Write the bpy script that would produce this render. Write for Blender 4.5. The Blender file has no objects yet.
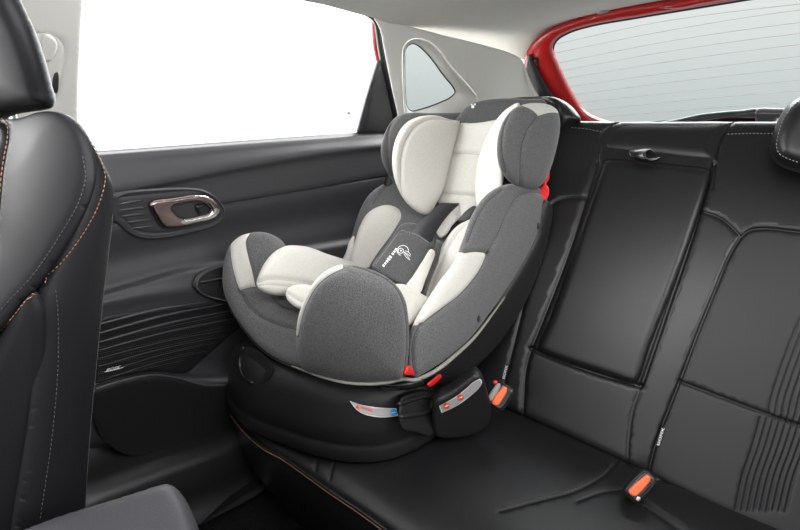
import bpy, math, random
import numpy as np
from mathutils import Vector, Matrix
from mathutils.geometry import delaunay_2d_cdt
from mathutils.bvhtree import BVHTree
random.seed(7); np.random.seed(7)
S = bpy.context.scene
COL = S.collection
CZ = 1.02                       # camera height above the cabin floor
FL = 445.0                      # focal length in pixels of the 800x530 frame
YAW, PITCH = math.radians(38), math.radians(21)
cF = np.array([-math.sin(YAW)*math.cos(PITCH), math.cos(YAW)*math.cos(PITCH), -math.sin(PITCH)])
cR = np.array([math.cos(YAW), math.sin(YAW), 0.0])
cU = np.cross(cR, cF)

def dirs(p):
    p = np.atleast_2d(np.asarray(p, float))
    return cF + ((p[:, 0:1]-400)/FL)*cR + ((265-p[:, 1:2])/FL)*cU

# ------------------------------------------------------------------ real surfaces in space
def plane(p0, n):
    p0 = np.array(p0, float); n = np.array(n, float)
    k = p0 @ n
    return lambda p: k/(dirs(p) @ n)
AX = {'x': 0, 'y': 1, 'z': 2}
def fit(*a, quad=False):
    """smooth surface through anchors (px, py, axis, value)"""
    pts = np.array([(q[0], q[1]) for q in a], float)
    D = dirs(pts)
    t = np.array([q[3]/D[i, AX[q[2]]] for i, q in enumerate(a)])
    def B(p):
        p = np.atleast_2d(np.asarray(p, float)); u = (p[:, 0]-400)/400; v = (p[:, 1]-265)/400
        c = [np.ones(len(p)), u, v]
        if quad: c += [u*u, u*v, v*v]
        return np.stack(c, 1)
    A = B(pts)
    if quad:
        n = 6; R = np.diag([0, 0, 0, .02, .02, .02])
        co = np.linalg.lstsq(np.vstack([A, R]), np.concatenate([1/t, np.zeros(6)]), rcond=None)[0]
    else:
        co = np.linalg.lstsq(A, 1/t, rcond=None)[0]
    return lambda p: 1/np.maximum(B(p) @ co, .2)
def pts_on(sup, p):
    return dirs(p)*sup(p)[:, None]
def at(px, py, ax, val):
    d = dirs([(px, py)])[0]
    return d*(val/d[AX[ax]])
def frame_on(sup, p):
    p = np.atleast_2d(np.asarray(p, float))
    P = pts_on(sup, p); A = pts_on(sup, p+[1, 0])-P; B = pts_on(sup, p+[0, 1])-P
    n = np.cross(A, B); n /= np.linalg.norm(n, axis=1)[:, None]+1e-12
    s = np.sign(-(n*P).sum(1)); n *= s[:, None]
    return P, n

# ------------------------------------------------------------------ 2-D helpers
def catmull(p, closed=True, step=2.5):
    p = [np.array(q, float) for q in p]; n = len(p); out = []
    rng = range(n) if closed else range(n-1)
    for i in rng:
        p1, p2 = p[i], p[(i+1) % n]
        p0 = p[i-1] if (closed or i > 0) else 2*p1-p2
        p3 = p[(i+2) % n] if (closed or i+2 < n) else 2*p2-p1
        L = np.linalg.norm(p2-p1)
        if L < 1e-6: continue
        if np.linalg.norm(p0-p1) < 1e-6: p0 = 2*p1-p2
        if np.linalg.norm(p3-p2) < 1e-6: p3 = 2*p2-p1
        d0 = math.sqrt(np.linalg.norm(p1-p0)); d1 = math.sqrt(L); d2 = math.sqrt(np.linalg.norm(p3-p2))
        m1 = (p1-p0)/d0-(p2-p0)/(d0+d1)+(p2-p1)/d1
        m2 = (p2-p1)/d1-(p3-p1)/(d1+d2)+(p3-p2)/d2
        m1 *= d1; m2 *= d1
        k = max(1, int(round(L/step)))
        for j in range(k):
            s = j/k
            out.append((2*s**3-3*s*s+1)*p1+(s**3-2*s*s+s)*m1+(-2*s**3+3*s*s)*p2+(s**3-s*s)*m2)
    if not closed: out.append(p[-1])
    return np.array(out)
def segdist(P, A, B):
    """distance of each P to the nearest of the segments A-B"""
    best = np.full(len(P), 1e9)
    for k in range(0, len(P), 4000):
        q = P[k:k+4000, None, :]; d = (B-A)[None]; L = (d**2).sum(2)+1e-12
        s = np.clip(((q-A[None])*d).sum(2)/L, 0, 1)
        best[k:k+4000] = np.sqrt((((A[None]+s[..., None]*d)-q)**2).sum(2)).min(1)
    return best
def inside(P, poly):
    x, y = P[:, 0], P[:, 1]; c = np.zeros(len(P), bool); n = len(poly)
    for i in range(n):
        x1, y1 = poly[i-1]; x2, y2 = poly[i]
        if y1 == y2: continue
        m = ((y1 > y) != (y2 > y)) & (x < (x2-x1)*(y-y1)/(y2-y1)+x1)
        c ^= m
    return c

# ------------------------------------------------------------------ objects
ORI = {}
class MB:
    def __init__(s): s.v = []; s.f = []; s.m = []; s.mats = []; s.flat = []
    def mi(s, m):
        if m not in s.mats: s.mats.append(m)
        return s.mats.index(m)
    def add(s, v, f, mat, mi=None, flat=False):
        o = len(s.v); s.v += [tuple(q) for q in v]
        k = s.mi(mat) if mi is None else None
        for i, q in enumerate(f):
            s.f.append([a+o for a in q]); s.m.append(k if mi is None else mi[i]); s.flat.append(flat)
        return s
    def build(s, name, parent=None, **props):
        me = bpy.data.meshes.new(name)
        o = bpy.data.objects.new(name, me); COL.objects.link(o)
        org = ORI.get(parent.name, Vector((0, 0, 0))) if parent else Vector((0, 0, 0))
        if parent: o.parent = parent
        elif s.v:
            a = np.array(s.v); lo, hi = a.min(0), a.max(0)
            org = Vector(((lo[0]+hi[0])/2, (lo[1]+hi[1])/2, lo[2]+CZ)); o.location = org
        ORI[o.name] = org
        me.from_pydata([(q[0]-org[0], q[1]-org[1], q[2]+CZ-org[2]) for q in s.v], [], s.f)
        for m in s.mats: me.materials.append(m)
        me.polygons.foreach_set('material_index', s.m)
        me.polygons.foreach_set('use_smooth', [not q for q in s.flat])
        me.update()
        for k, v in props.items(): o[k] = v
        return o
def thing(name, label, cat, loc, group=None):
    o = bpy.data.objects.new(name, None); COL.objects.link(o)
    o.location = (loc[0], loc[1], loc[2]+CZ); o.empty_display_size = .05
    ORI[o.name] = Vector(o.location)
    o['label'] = label; o['category'] = cat
    if group: o['group'] = group
    return o
def structure(o): o['kind'] = 'structure'; return o

class Patch:
    """a padded or moulded panel: outline traced on a surface in space, with real front and back thickness"""
    def __init__(s, out, sup, mat, H=.01, Hb=.01, r=6, regions=(), seams=(), holes=(), g=3.2, lift=0, dome=0, smooth=True, rb=None, bdir=None, thread=None, vd=0, sm=0):
        s.vd = vd; mr_ = dirs(np.mean(np.array(out, float), 0))[0]; s.mray = mr_/np.linalg.norm(mr_)
        s.sup = sup; s.H = H; s.r = r; s.lift = lift; s.dome = dome
        O = catmull(out, True, max(2.0, g*.8)) if smooth else catmull_lin(out, max(2., g*.8))
        s.loops = [O]+[catmull(h, True, 2.5) for h in holes]
        A = np.concatenate(s.loops); B = np.concatenate([np.roll(l, -1, 0) for l in s.loops])
        s.A, s.B = A, B
        s.seams = [(catmull(q[0], False, 2.0), q[1], q[2]) for q in seams]
        pts = []; edges = []
        for l in s.loops:
            o = len(pts); pts += list(l); n = len(l)
            edges += [(o+i, o+(i+1) % n) for i in range(n)]
        s.regs = []
        def addline(L, closed):
            nonlocal pts, edges
            ok = inside(L, O) & (segdist(L, A, B) > 0.9)
            idx = [-1]*len(L)
            for i, q in enumerate(L):
                if ok[i]: idx[i] = len(pts); pts.append(q)
            for i in range(len(L) if closed else len(L)-1):
                a, b = idx[i], idx[(i+1) % len(L)]
                if a >= 0 and b >= 0: edges.append((a, b))
        for poly, m in regions:
            L = catmull(poly, True, 2.0); s.regs.append((L, m)); addline(L, True)
        for q, dp, w in s.seams:
            if dp: addline(q, False)
        nfix = len(pts)
        for q, dp, w in s.seams:
            if dp:
                tg = np.gradient(q, axis=0); tg /= np.linalg.norm(tg, axis=1)[:, None]+1e-9
                nn = np.stack([-tg[:, 1], tg[:, 0]], 1)
                for k in (w*.8, -w*.8, 1.8*w, -1.8*w): pts += list(q+nn*k)
        lo, hi = O.min(0), O.max(0)
        gx, gy = np.arange(lo[0], hi[0], g), np.arange(lo[1], hi[1], g*.866)
        G = np.array([(x+(g/2 if j % 2 else 0), y) for j, y in enumerate(gy) for x in gx])
        extra = [G]
        for l in s.loops:
            tg = np.roll(l, -1, 0)-np.roll(l, 1, 0); tg /= np.linalg.norm(tg, axis=1)[:, None]+1e-9
            nn = np.stack([-tg[:, 1], tg[:, 0]], 1)
            for k in (.5, 1.3, 2.6):
                if k < r:
                    for sg in (1, -1):
                        c = l+nn*k*sg
                        c = c[segdist(c, A, B) > .85*k]
                        extra.append(c)
        fixed = np.array(pts[:nfix]); soft = np.array(pts[nfix:]) if len(pts) > nfix else np.zeros((0, 2))
        cand = np.concatenate([soft]+extra[1:]+[G]) if len(extra) > 1 else np.concatenate([soft, G])
        cand = cand[inside(cand, O)]
        for h in s.loops[1:]: cand = cand[~inside(cand, h)]
        cand = cand[segdist(cand, A, B) > .4]
        # thin: greedy hash
        cell = {}; keep = []
        def key(q, z): return (int(q[0]//z), int(q[1]//z))
        for q in fixed: cell.setdefault(key(q, 1.5), []).append(q)
        dA = segdist(cand, A, B); nsoft = int((inside(soft, O) & (segdist(soft, A, B) > .4)).sum()) if len(soft) else 0
        if nsoft:
            for h in s.loops[1:]: nsoft = 0
        for i, q in enumerate(cand):
            md = .45 if dA[i] < 1.0 else (.7 if i < nsoft else (.8 if dA[i] < 4 else 1.3))
            kx, ky = key(q, 1.5); ok = True
            for ax in (kx-1, kx, kx+1):
                for ay in (ky-1, ky, ky+1):
                    for z in cell.get((ax, ay), ()):
                        if (z[0]-q[0])**2+(z[1]-q[1])**2 < md*md: ok = False; break
                    if not ok: break
                if not ok: break
            if ok: cell.setdefault((kx, ky), []).append(q); keep.append(q)
        allp = list(fixed)+keep
        r_ = delaunay_2d_cdt([Vector((float(q[0]), float(q[1]))) for q in allp], edges, [], 0, 1e-4)
        V = np.array([(q[0], q[1]) for q in r_[0]]); F = [list(f) for f in r_[2]]
        C = V[np.array(F)].mean(1)
        ok = inside(C, O)
        for h in s.loops[1:]: ok &= ~inside(C, h)
        F = [f for f, k in zip(F, ok) if k]; C = C[ok]
        d = segdist(V, A, B)
        s.dmax = max(d.max(), 1e-3)
        P, n = s.fr(V)
        h = s.height(V, d)
        if sm:
            Fa = np.array(F); E = np.vstack([Fa[:, [0, 1]], Fa[:, [1, 2]], Fa[:, [2, 0]]]); E = np.vstack([E, E[:, ::-1]])
            cnt = np.bincount(E[:, 0], minlength=len(V)); inn = (d > .05) & (cnt > 0)
            for _ in range(sm):
                av = np.bincount(E[:, 0], weights=h[E[:, 1]], minlength=len(V))/np.maximum(cnt, 1)
                h = np.where(inn, .4*h+.6*av, h)
        mb = s.mb = MB(); m0 = mb.mi(mat)
        mi = np.full(len(F), m0)
        for L, m in s.regs:
            mi[inside(C, L)] = mb.mi(m)
        front = P+n*(h+lift)[:, None]
        rr = rb or r
        hb = Hb*np.sqrt(np.clip(1-(1-np.minimum(d/rr, 1))**2, 0, 1))
        hd_ = np.array([0, 0, 0.]) if bdir is None else np.array(bdir, float)/np.linalg.norm(bdir)
        back = (P-n*hb[:, None] if bdir is None else P+hb[:, None]*hd_)+n*lift
        bnd = d < .05
        bi = {}; verts = list(front)
        for i in np.nonzero(~bnd)[0]: bi[i] = len(verts); verts.append(back[i])
        # orientation
        f0 = F[0]; fn = np.cross(front[f0[1]]-front[f0[0]], front[f0[2]]-front[f0[0]])
        def ori(f):
            q = V[f]; return (q[1][0]-q[0][0])*(q[2][1]-q[0][1])-(q[1][1]-q[0][1])*(q[2][0]-q[0][0])
        fs = []; ms = []
        for f, m in zip(F, mi):
            if ori(f) > 0: f = f[::-1]
            fs.append(f); ms.append(int(m))
        nb = len(fs)
        for k in range(nb):
            f = fs[k]
            if all(bnd[i] for i in f): 
                continue
            fs.append([bi.get(i, i) for i in f[::-1]]); ms.append(ms[k])
        mb.add(verts, fs, mat, ms)
        if thread:  # darker cord in each groove: thread, and shade painted along the seam
            for q, dp, w in s.seams:
                if not dp: continue
                ok = inside(q, O) & (segdist(q, A, B) > .5)
                run = []
                for i in range(len(q)+1):
                    if i < len(q) and ok[i]: run.append(q[i])
                    else:
                        if len(run) > 2: tube(mb, s.on(np.array(run), .0002), thread[1], thread[0], 5)
                        run = []
    def fr(s, V):
        P, n = frame_on(s.sup, V)
        if s.vd:
            n = n*(1-s.vd)-s.mray*s.vd; n /= np.linalg.norm(n, axis=1)[:, None]
        return P, n
    def height(s, V, d=None):
        V = np.atleast_2d(np.asarray(V, float))
        if d is None: d = segdist(V, s.A, s.B)
        e = np.minimum(d/s.r, 1)
        h = s.H*np.sqrt(np.clip(1-(1-e)**2, 0, 1))
        if s.dome: h = h+s.dome*(1-(1-np.minimum(d/s.dmax, 1))**2)
        for q, dp, w in s.seams:
            if dp: 
                ds = segdist(V, q[:-1], q[1:]); h = h-dp*np.exp(-(ds/w)**2)*np.minimum(d/2, 1)
        return h
    def on(s, p, off=0.0):
        P, n = s.fr(p)
        return P+n*(s.height(p)+s.lift+off)[:, None]
    def stitch(s, pts, mat, dash=2.2, gap=1.4, rad=.0008, off=.0003):
        L = catmull(pts, False, .5); seg = np.concatenate([[0], np.cumsum(np.linalg.norm(np.diff(L, axis=0), axis=1))])
        t = 0
        while t+dash < seg[-1]:
            q = np.array([[np.interp(t+k*dash/2, seg, L[:, 0]), np.interp(t+k*dash/2, seg, L[:, 1])] for k in range(3)])
            tube(s.mb, s.on(q, off), [rad*.6, rad, rad*.6], mat, 5); t += dash+gap
        return s
    def cord(s, pts, mat, rad=.001, off=0.0, closed=False):
        L = catmull(pts, closed, 2.5)
        tube(s.mb, s.on(L, off), rad, mat, 6, closed); return s
    def build(s, name, parent=None, **k): return s.mb.build(name, parent, **k)
def catmull_lin(p, step):
    out = []; n = len(p)
    for i in range(n):
        a, b = np.array(p[i], float), np.array(p[(i+1) % n], float); k = max(1, int(np.linalg.norm(b-a)/step))
        out += [a+(b-a)*j/k for j in range(k)]
    return np.array(out)

def tube(mb, P, rad, mat, n=8, closed=False, flat=(1, 1), cap=True):
    P = np.array(P, float); N = len(P)
    if np.isscalar(rad): rad = [rad]*N
    T = (np.roll(P, -1, 0)-np.roll(P, 1, 0)) if closed else np.gradient(P, axis=0)
    T /= np.linalg.norm(T, axis=1)[:, None]+1e-12
    up = np.array([0, 0, 1.]) if abs(T[0][2]) < .9 else np.array([1., 0, 0])
    a = np.cross(T[0], up); a /= np.linalg.norm(a); vs = []
    for i in range(N):
        a = a-(a@T[i])*T[i]; a /= np.linalg.norm(a)+1e-12; b = np.cross(T[i], a)
        for k in range(n):
            th = 2*math.pi*k/n
            vs.append(P[i]+rad[i]*(a*math.cos(th)*flat[0]+b*math.sin(th)*flat[1]))
    fs = []
    for i in range(N if closed else N-1):
        j = (i+1) % N
        for k in range(n):
            fs.append([i*n+k, i*n+(k+1) % n, j*n+(k+1) % n, j*n+k])
    if cap and not closed:
        fs.append(list(range(n))[::-1]); fs.append([(N-1)*n+k for k in range(n)])
    mb.add(vs, fs, mat)
def loft(mb, rings, mat, closed=True, capa=False, capb=False, flat=False):
    n = len(rings[0]); vs = [q for r in rings for q in r]; fs = []
    for i in range(len(rings)-1):
        for k in range(n if closed else n-1):
            j = (k+1) % n
            fs.append([i*n+k, i*n+j, (i+1)*n+j, (i+1)*n+k])
    if capa: fs.append(list(range(n))[::-1])
    if capb: fs.append([(len(rings)-1)*n+k for k in range(n)])
    mb.add(vs, fs, mat, flat=flat); return mb
def box(mb, lo, hi, mat, bev=.004, M=None):
    lo = np.array(lo, float); hi = np.array(hi, float); c = (lo+hi)/2; h = (hi-lo)/2; b = min(bev, h.min()*.95)
    rings = []
    for zz, ins in ((-h[2], b), (-h[2]+b*.3, b*.3), (-h[2]+b, 0), (h[2]-b, 0), (h[2]-b*.3, b*.3), (h[2], b)):
        r = []
        hx, hy = h[0]-ins, h[1]-ins; rr = max(b-ins*.2, 1e-4)
        for sx, sy, a0 in ((1, 1, 0), (-1, 1, 90), (-1, -1, 180), (1, -1, 270)):
            for a in (0, 30, 60, 90):
                t = math.radians(a0+a)
                r.append(np.array([sx*(hx-rr)+rr*math.cos(t), sy*(hy-rr)+rr*math.sin(t), zz]))
        rings.append(r)
    f = (lambda q: (np.array((M @ Vector(q))) if M else q+c))
    loft(mb, [[f(q) for q in r] for r in rings], mat, True, True, True)
    return mb
def cubic_interp(xs, ys, x):
    return np.interp(x, xs, ys)

# ------------------------------------------------------------------ materials
def mat(name, col, rough=.5, metal=0, bump=None, var=None, spec=.5, sheen=0, coat=0, coord='Object', weave=None):
    m = bpy.data.materials.new(name); m.use_nodes = True; nt = m.node_tree; N = nt.nodes; L = nt.links
    b = N['Principled BSDF']; b.inputs['Base Color'].default_value = (*col, 1); b.inputs['Roughness'].default_value = rough
    b.inputs['Metallic'].default_value = metal; b.inputs['Specular IOR Level'].default_value = spec
    if sheen: b.inputs['Sheen Weight'].default_value = sheen; b.inputs['Sheen Roughness'].default_value = .4
    if coat: b.inputs['Coat Weight'].default_value = coat; b.inputs['Coat Roughness'].default_value = .1
    tc = N.new('ShaderNodeTexCoord')
    if var:
        sc, amt = var
        no = N.new('ShaderNodeTexNoise'); no.inputs['Scale'].default_value = sc; no.inputs['Detail'].default_value = 3
        L.new(tc.outputs[coord], no.inputs['Vector'])
        r = N.new('ShaderNodeMapRange'); r.inputs['From Min'].default_value = .3; r.inputs['From Max'].default_value = .7
        r.inputs['To Min'].default_value = 1-amt; r.inputs['To Max'].default_value = 1+amt
        L.new(no.outputs['Fac'], r.inputs['Value'])
        mx = N.new('ShaderNodeVectorMath'); mx.operation = 'SCALE'; mx.inputs[0].default_value = col
        L.new(r.outputs[0], mx.inputs['Scale']); L.new(mx.outputs[0], b.inputs['Base Color'])
    if bump:
        sc, st, dist = bump
        no = N.new('ShaderNodeTexNoise' if not weave else 'ShaderNodeTexVoronoi'); no.inputs['Scale'].default_value = sc
        L.new(tc.outputs[coord], no.inputs['Vector'])
        bu = N.new('ShaderNodeBump'); bu.inputs['Strength'].default_value = st; bu.inputs['Distance'].default_value = dist
        L.new(no.outputs[0], bu.inputs['Height']); L.new(bu.outputs[0], b.inputs['Normal'])
    return m
def glass(name, tint, gl=.06):
    m = bpy.data.materials.new(name); m.use_nodes = True; N = m.node_tree.nodes; L = m.node_tree.links
    N.remove(N['Principled BSDF']); out = N['Material Output']
    t = N.new('ShaderNodeBsdfTransparent'); t.inputs[0].default_value = (*tint, 1)
    g = N.new('ShaderNodeBsdfGlossy'); g.inputs['Roughness'].default_value = .02
    mx = N.new('ShaderNodeMixShader'); mx.inputs[0].default_value = gl
    L.new(t.outputs[0], mx.inputs[1]); L.new(g.outputs[0], mx.inputs[2]); L.new(mx.outputs[0], out.inputs[0])
    return m
M = {}
M['leather'] = mat('black_leather', (.009, .009, .010), .37, bump=(1500, .25, .0004), var=(25, .1))
M['leather_insert'] = mat('perforated_black_leather', (.011, .011, .0125), .5, bump=(1800, .3, .0004))
M['leather_front'] = mat('front_seat_leather', (.012, .012, .0135), .48, spec=.13, bump=(1100, .22, .0003))
M['leather_grey'] = mat('grey_console_leather', (.026, .026, .030), .55, spec=.25, bump=(900, .3, .0005))
M['fab_grey'] = mat('charcoal_melange_fabric', (.13, .13, .13), .95, bump=(500, .6, .0012), var=(650, .5), spec=.1, sheen=.25)
M['fab_dark'] = mat('dark_grey_fabric', (.085, .085, .087), .95, bump=(600, .6, .001), var=(500, .4), spec=.1, sheen=.2)
M['fab_mesh'] = mat('grey_mesh_fabric', (.135, .135, .135), .9, bump=(420, .9, .0012), var=(420, .35), spec=.1, sheen=.2, weave=True)
M['cream'] = mat('cream_soft_fabric', (.61, .59, .545), .95, bump=(600, .4, .0006), var=(300, .06), spec=.1, sheen=.2)
M['seam_cream'] = mat('cream_seam_thread_shade', (.40, .38, .34), .9)  # thread plus groove shade, both put into one darker colour
M['seam_grey'] = mat('dark_seam_thread_shade', (.03, .03, .03), .9)  # dark tone for thread and painted seam shade, also buttons and edging
M['elastic'] = mat('grey_elastic_edging', (.26, .25, .22), .9, bump=(900, .6, .0006), var=(600, .2))
M['webbing'] = mat('black_webbing', (.025, .025, .03), .6, bump=(1200, .5, .0005))
M['shell'] = mat('black_moulded_plastic', (.012, .012, .013), .48, bump=(1100, .45, .0006))
M['plastic_gloss'] = mat('smooth_black_plastic', (.012, .012, .013), .25)
M['door'] = mat('door_black_plastic', (.038, .038, .042), .52, bump=(1300, .35, .0004), var=(900, .12))
M['door_dark'] = mat('door_dark_insert', (.012, .012, .013), .5, bump=(1300, .3, .0004))
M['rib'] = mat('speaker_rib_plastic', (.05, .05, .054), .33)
M['dot'] = mat('grille_dot_plastic', (.16, .16, .17), .35)
M['chrome'] = mat('dark_satin_chrome', (.34, .26, .26), .24, metal=1)
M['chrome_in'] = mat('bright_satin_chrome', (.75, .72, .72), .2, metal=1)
M['trimlight'] = mat('light_grey_trim', (.60, .59, .555), .6, bump=(900, .15, .0003))
M['headliner'] = mat('headliner_cloth', (.53, .52, .49), .95, bump=(700, .4, .0006), var=(500, .06))
M['hook'] = mat('grey_hook_plastic', (.28, .27, .26), .6)
M['line'] = mat('panel_gap', (.16, .155, .145), .8)
M['red'] = mat('red_car_paint', (.40, .010, .009), .30, coat=.6)
M['red_plastic'] = mat('red_belt_guide_plastic', (.75, .02, .02), .4)
M['orange'] = mat('orange_buckle_button', (.90, .16, .05), .4)
M['orange_ink'] = mat('orange_print', (.9, .10, .02), .6)
M['blue_ink'] = mat('blue_print', (.02, .35, .8), .6)
M['label'] = mat('silver_grey_sticker', (.45, .43, .44), .5)
M['white'] = mat('white_print', (.85, .85, .85), .6)
M['seal'] = mat('black_rubber_seal', (.012, .012, .013), .5)
M['carpet'] = mat('black_carpet', (.008, .008, .0085), 1, bump=(500, 1, .003), var=(300, .5), spec=.1)
M['sill'] = mat('sill_plastic', (.009, .009, .010), .42, bump=(1200, .3, .0004))
M['thread_tan'] = mat('tan_thread', (.36, .17, .11), .8)
M['thread_grey'] = mat('grey_thread', (.30, .28, .27), .8)
M['thread_dark'] = mat('charcoal_thread', (.06, .06, .06), .8)
M['piping_tan'] = mat('tan_piping', (.38, .15, .07), .7)
M['defrost'] = mat('defroster_wire', (.42, .33, .28), .6)
M['glass_clear'] = glass('clear_window_glass', (.96, .97, .97), .04)
M['glass_tint'] = glass('green_tinted_glass', (.445, .475, .468), .04)
M['metal'] = mat('steel', (.5, .5, .5), .3, metal=1)

# text mapped on a patch: (u,v) text units -> pixel frame on the surface
def letters(mb, txt, orig, du, dv, put, mat, bold=0, shear=0):
    cu = bpy.data.curves.new('t', 'FONT'); cu.body = txt; cu.size = 1; cu.offset = bold; cu.shear = shear
    cu.align_x = 'LEFT'; cu.resolution_u = 2
    o = bpy.data.objects.new('t', cu); COL.objects.link(o)
    me = bpy.data.meshes.new_from_object(o)
    vs = np.array([v.co[:] for v in me.vertices]); fs = [list(p.vertices) for p in me.polygons]
    w = vs[:, 0].max()
    bpy.data.objects.remove(o); bpy.data.curves.remove(cu); bpy.data.meshes.remove(me)
    px = np.array(orig)+vs[:, 0:1]/w*np.array(du)+vs[:, 1:2]/.7*np.array(dv)
    mb.add(put(px), fs, mat, flat=True)

# ================================================================== SETTING
# ---- ceiling (headliner)
def V3(*a): return np.array(a, float)
XC = -.2
rear_px = [(525, 60), (529, 50), (536, 42), (548, 33), (562, 26), (580, 20), (600, 14.5), (625, 9.5), (655, 4), (700, -3), (760, -11), (860, -22)]
rear = [at(x, y, 'y', 1.46) for x, y in catmull(rear_px, False, 6)]
rear[-1][0] = XC
def edge_sec(ex, ez, mz, y, n):
    out = []
    for i in range(n):
        u = i/(n-1); x = ex+(XC-ex)*u
        out.append(V3(x, y, ez+(mz-ez)*(1-(1-u)**2.2)))
    return out
n = len(rear)
e1 = at(478, 45, 'x', -.735); e2 = at(440, 37, 'x', -.762); e3 = at(400, 27, 'x', -.775); e4 = at(374, 18, 'x', -.775); e5 = at(300, -2, 'x', -.765)
secs = [rear]
for e, mz in ((e1, .215), (e2, .225), (e3, .235), (e4, .24), (e5, .25)):
    secs.append(edge_sec(e[0], e[2], mz, e[1], n))
for y in (.3, 0, -.3, -.6): secs.append(edge_sec(-.76, e5[2]+.004, .25, y, n))
def mirror_sec(s): return list(s)+[V3(2*XC-q[0], q[1], q[2]) for q in s[-2::-1]]
secs = [mirror_sec(s) for s in secs]
# smooth along y
fine = []
for i in range(len(secs)-1):
    for k in range(6):
        t = k/6; fine.append([a*(1-t)+b*t for a, b in zip(secs[i], secs[i+1])])
fine.append(secs[-1])
mb = MB(); loft(mb, fine, M['headliner'], closed=False)
up = [[q+V3(0, 0, .02) for q in s] for s in fine]; loft(mb, up, M['headliner'], closed=False)
CBV = BVHTree.FromPolygons([Vector(v) for v in mb.v], mb.f)
ceil = structure(mb.build('ceiling'))
def on_bvh(B, pts, quad=False, lift=0):
    an = []
    for p in pts:
        d = Vector(dirs([p])[0]).normalized(); h = B.ray_cast(Vector((0, 0, 0)), d)
        if h[0] is None: continue
        an.append((p[0], p[1], 'y' if B is CBV else 'x', h[0][1] if B is CBV else h[0][0]))
    return fit(*an, quad=quad)
HK = on_bvh(CBV, [(596, 12), (612, 9), (606, 4), (600, 6), (615, 6)])
Ph = Patch([(597, 13.5), (600, 11), (609, 10.5), (614, 12), (611, 14.5), (602, 15.5)], HK, M['hook'], H=.005, Hb=.004, r=3)
Ph.build('lamp_hook', ceil)

# ---- rear hatch opening: red painted frame and glass
GP = plane((0, 1.57, 0), (0, 1, .667)); GPo = plane((0, 1.575, 0), (0, 1, .667))
glass_out = [(556, 62), (552, 50), (556, 40), (568, 32), (590, 25), (640, 16), (700, 6), (760, -4), (860, -20), (960, -30), (1010, 40), (960, 134), (800, 138), (700, 136), (640, 130), (600, 121), (585, 113), (572, 95)]
frame_out = [(523, 78), (524, 58), (530, 46), (545, 32), (562, 24), (600, 12), (660, 1), (740, -12), (860, -32), (980, -50), (1050, 50), (1000, 150), (800, 150), (620, 150), (575, 130), (545, 110)]
fr = Patch(frame_out, plane((0, 1.545, 0), (0, 1, .667)), M['red'], H=.012, Hb=.03, r=5, holes=[glass_out], g=7)
wr = structure(fr.build('wall_rear'))
mb = MB(); 
Patch([(526, 74), (526, 62), (530, 54), (534, 62), (548, 88), (560, 106), (556, 112), (542, 104)], plane((0, 1.52, 0), (0, 1, .667)), M['seal'], H=.008, Hb=.01, r=3, seams=[]).build('opening_seal', wr)
Patch([(533, 61), (536, 58), (538, 61), (537, 66), (534, 66)], plane((0, 1.525, 0), (0, 1, .667)), M['seal'], H=.006, Hb=.01, r=2, g=1.5).build('rubber_stop', wr)
Patch([(658, 7), (680, 0), (700, -4), (780, -16), (780, -10), (730, -1), (700, 4), (680, 8)], plane((0, 1.50, 0), (0, 1, .667)), M['red'], H=.012, Hb=.01, r=4).build('brake_light_cover', wr)
mb = MB(); tube(mb, pts_on(plane((0, 1.455, 0), (0, 1, .667)), catmull([(523.5, 64), (525, 74), (532.5, 91), (542, 105), (553, 114)], False, 3)), .003, M['trimlight'], 6); mb.build('seal_edge', wr)
g3 = Patch([(x, y) for x, y in glass_out], GPo, M['glass_tint'], H=.0, Hb=.003, r=2, g=10, smooth=True)
# only one pane: keep front sheet
w3 = MB(); O = catmull(glass_out, True, 5); c = O.mean(0); O2 = c+(O-c)*1.03
w3.add(list(pts_on(GPo, O2)), [list(range(len(O2)))], M['glass_tint'], flat=True)
tube(w3, pts_on(plane((0, 1.566, 0), (0, 1, .667)), c+(O-c)*1.0), .006, M['seal'], 6, True)
GPi = plane((0, 1.566, 0), (0, 1, .667))
lines = [((556, 44), (660, 22), (800, 4), (950, -9)), ((553, 53.5), (660, 32), (800, 10), (950, -3)), ((556, 63.5), (670, 41), (820, 20), (950, 7)), ((560, 71), (680, 49.5), (820, 31), (950, 18)), ((563, 79), (680, 60), (820, 42), (950, 29)),
         ((567, 87), (690, 70), (820, 54), (950, 41)), ((571, 95), (690, 80), (820, 66), (950, 53)), ((576, 103), (700, 90), (820, 78), (950, 65)), ((583, 111), (700, 99), (820, 89), (950, 76)), ((594, 118), (700, 109), (820, 100), (950, 87))]
for l in lines: tube(w3, pts_on(GPi, catmull(l, False, 12)), .0005, M['defrost'], 4)
structure(w3.build('window_3'))

# ---- rear wiper resting outside the glass
WS = plane((0, 1.60, 0), (0, 1, .667))
t = thing('rear_wiper', 'black rear window wiper lying along the bottom of the tailgate glass', 'wiper', tuple(at(700, 120, 'y', 1.64)))
Patch([(654, 122), (680, 116.5), (700, 112), (740, 108), (762, 107), (762, 113), (730, 114), (700, 118.5), (670, 124)], WS, M['rib'], H=.012, Hb=.01, r=3, lift=.012).build('wiper_arm', t)
Patch([(756, 107), (775, 105.5), (788, 107), (788, 112), (779, 114), (774, 124), (764, 128), (757, 117)], WS, M['rib'], H=.016, Hb=.01, r=3, lift=.014).build('arm_cover', t)
Patch([(643, 124), (690, 119), (740, 116.5), (764, 116.5), (764, 122), (735, 123), (690, 125), (645, 128)], WS, M['seal'], H=.006, Hb=.006, r=2).build('wiper_blade', t)

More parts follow.
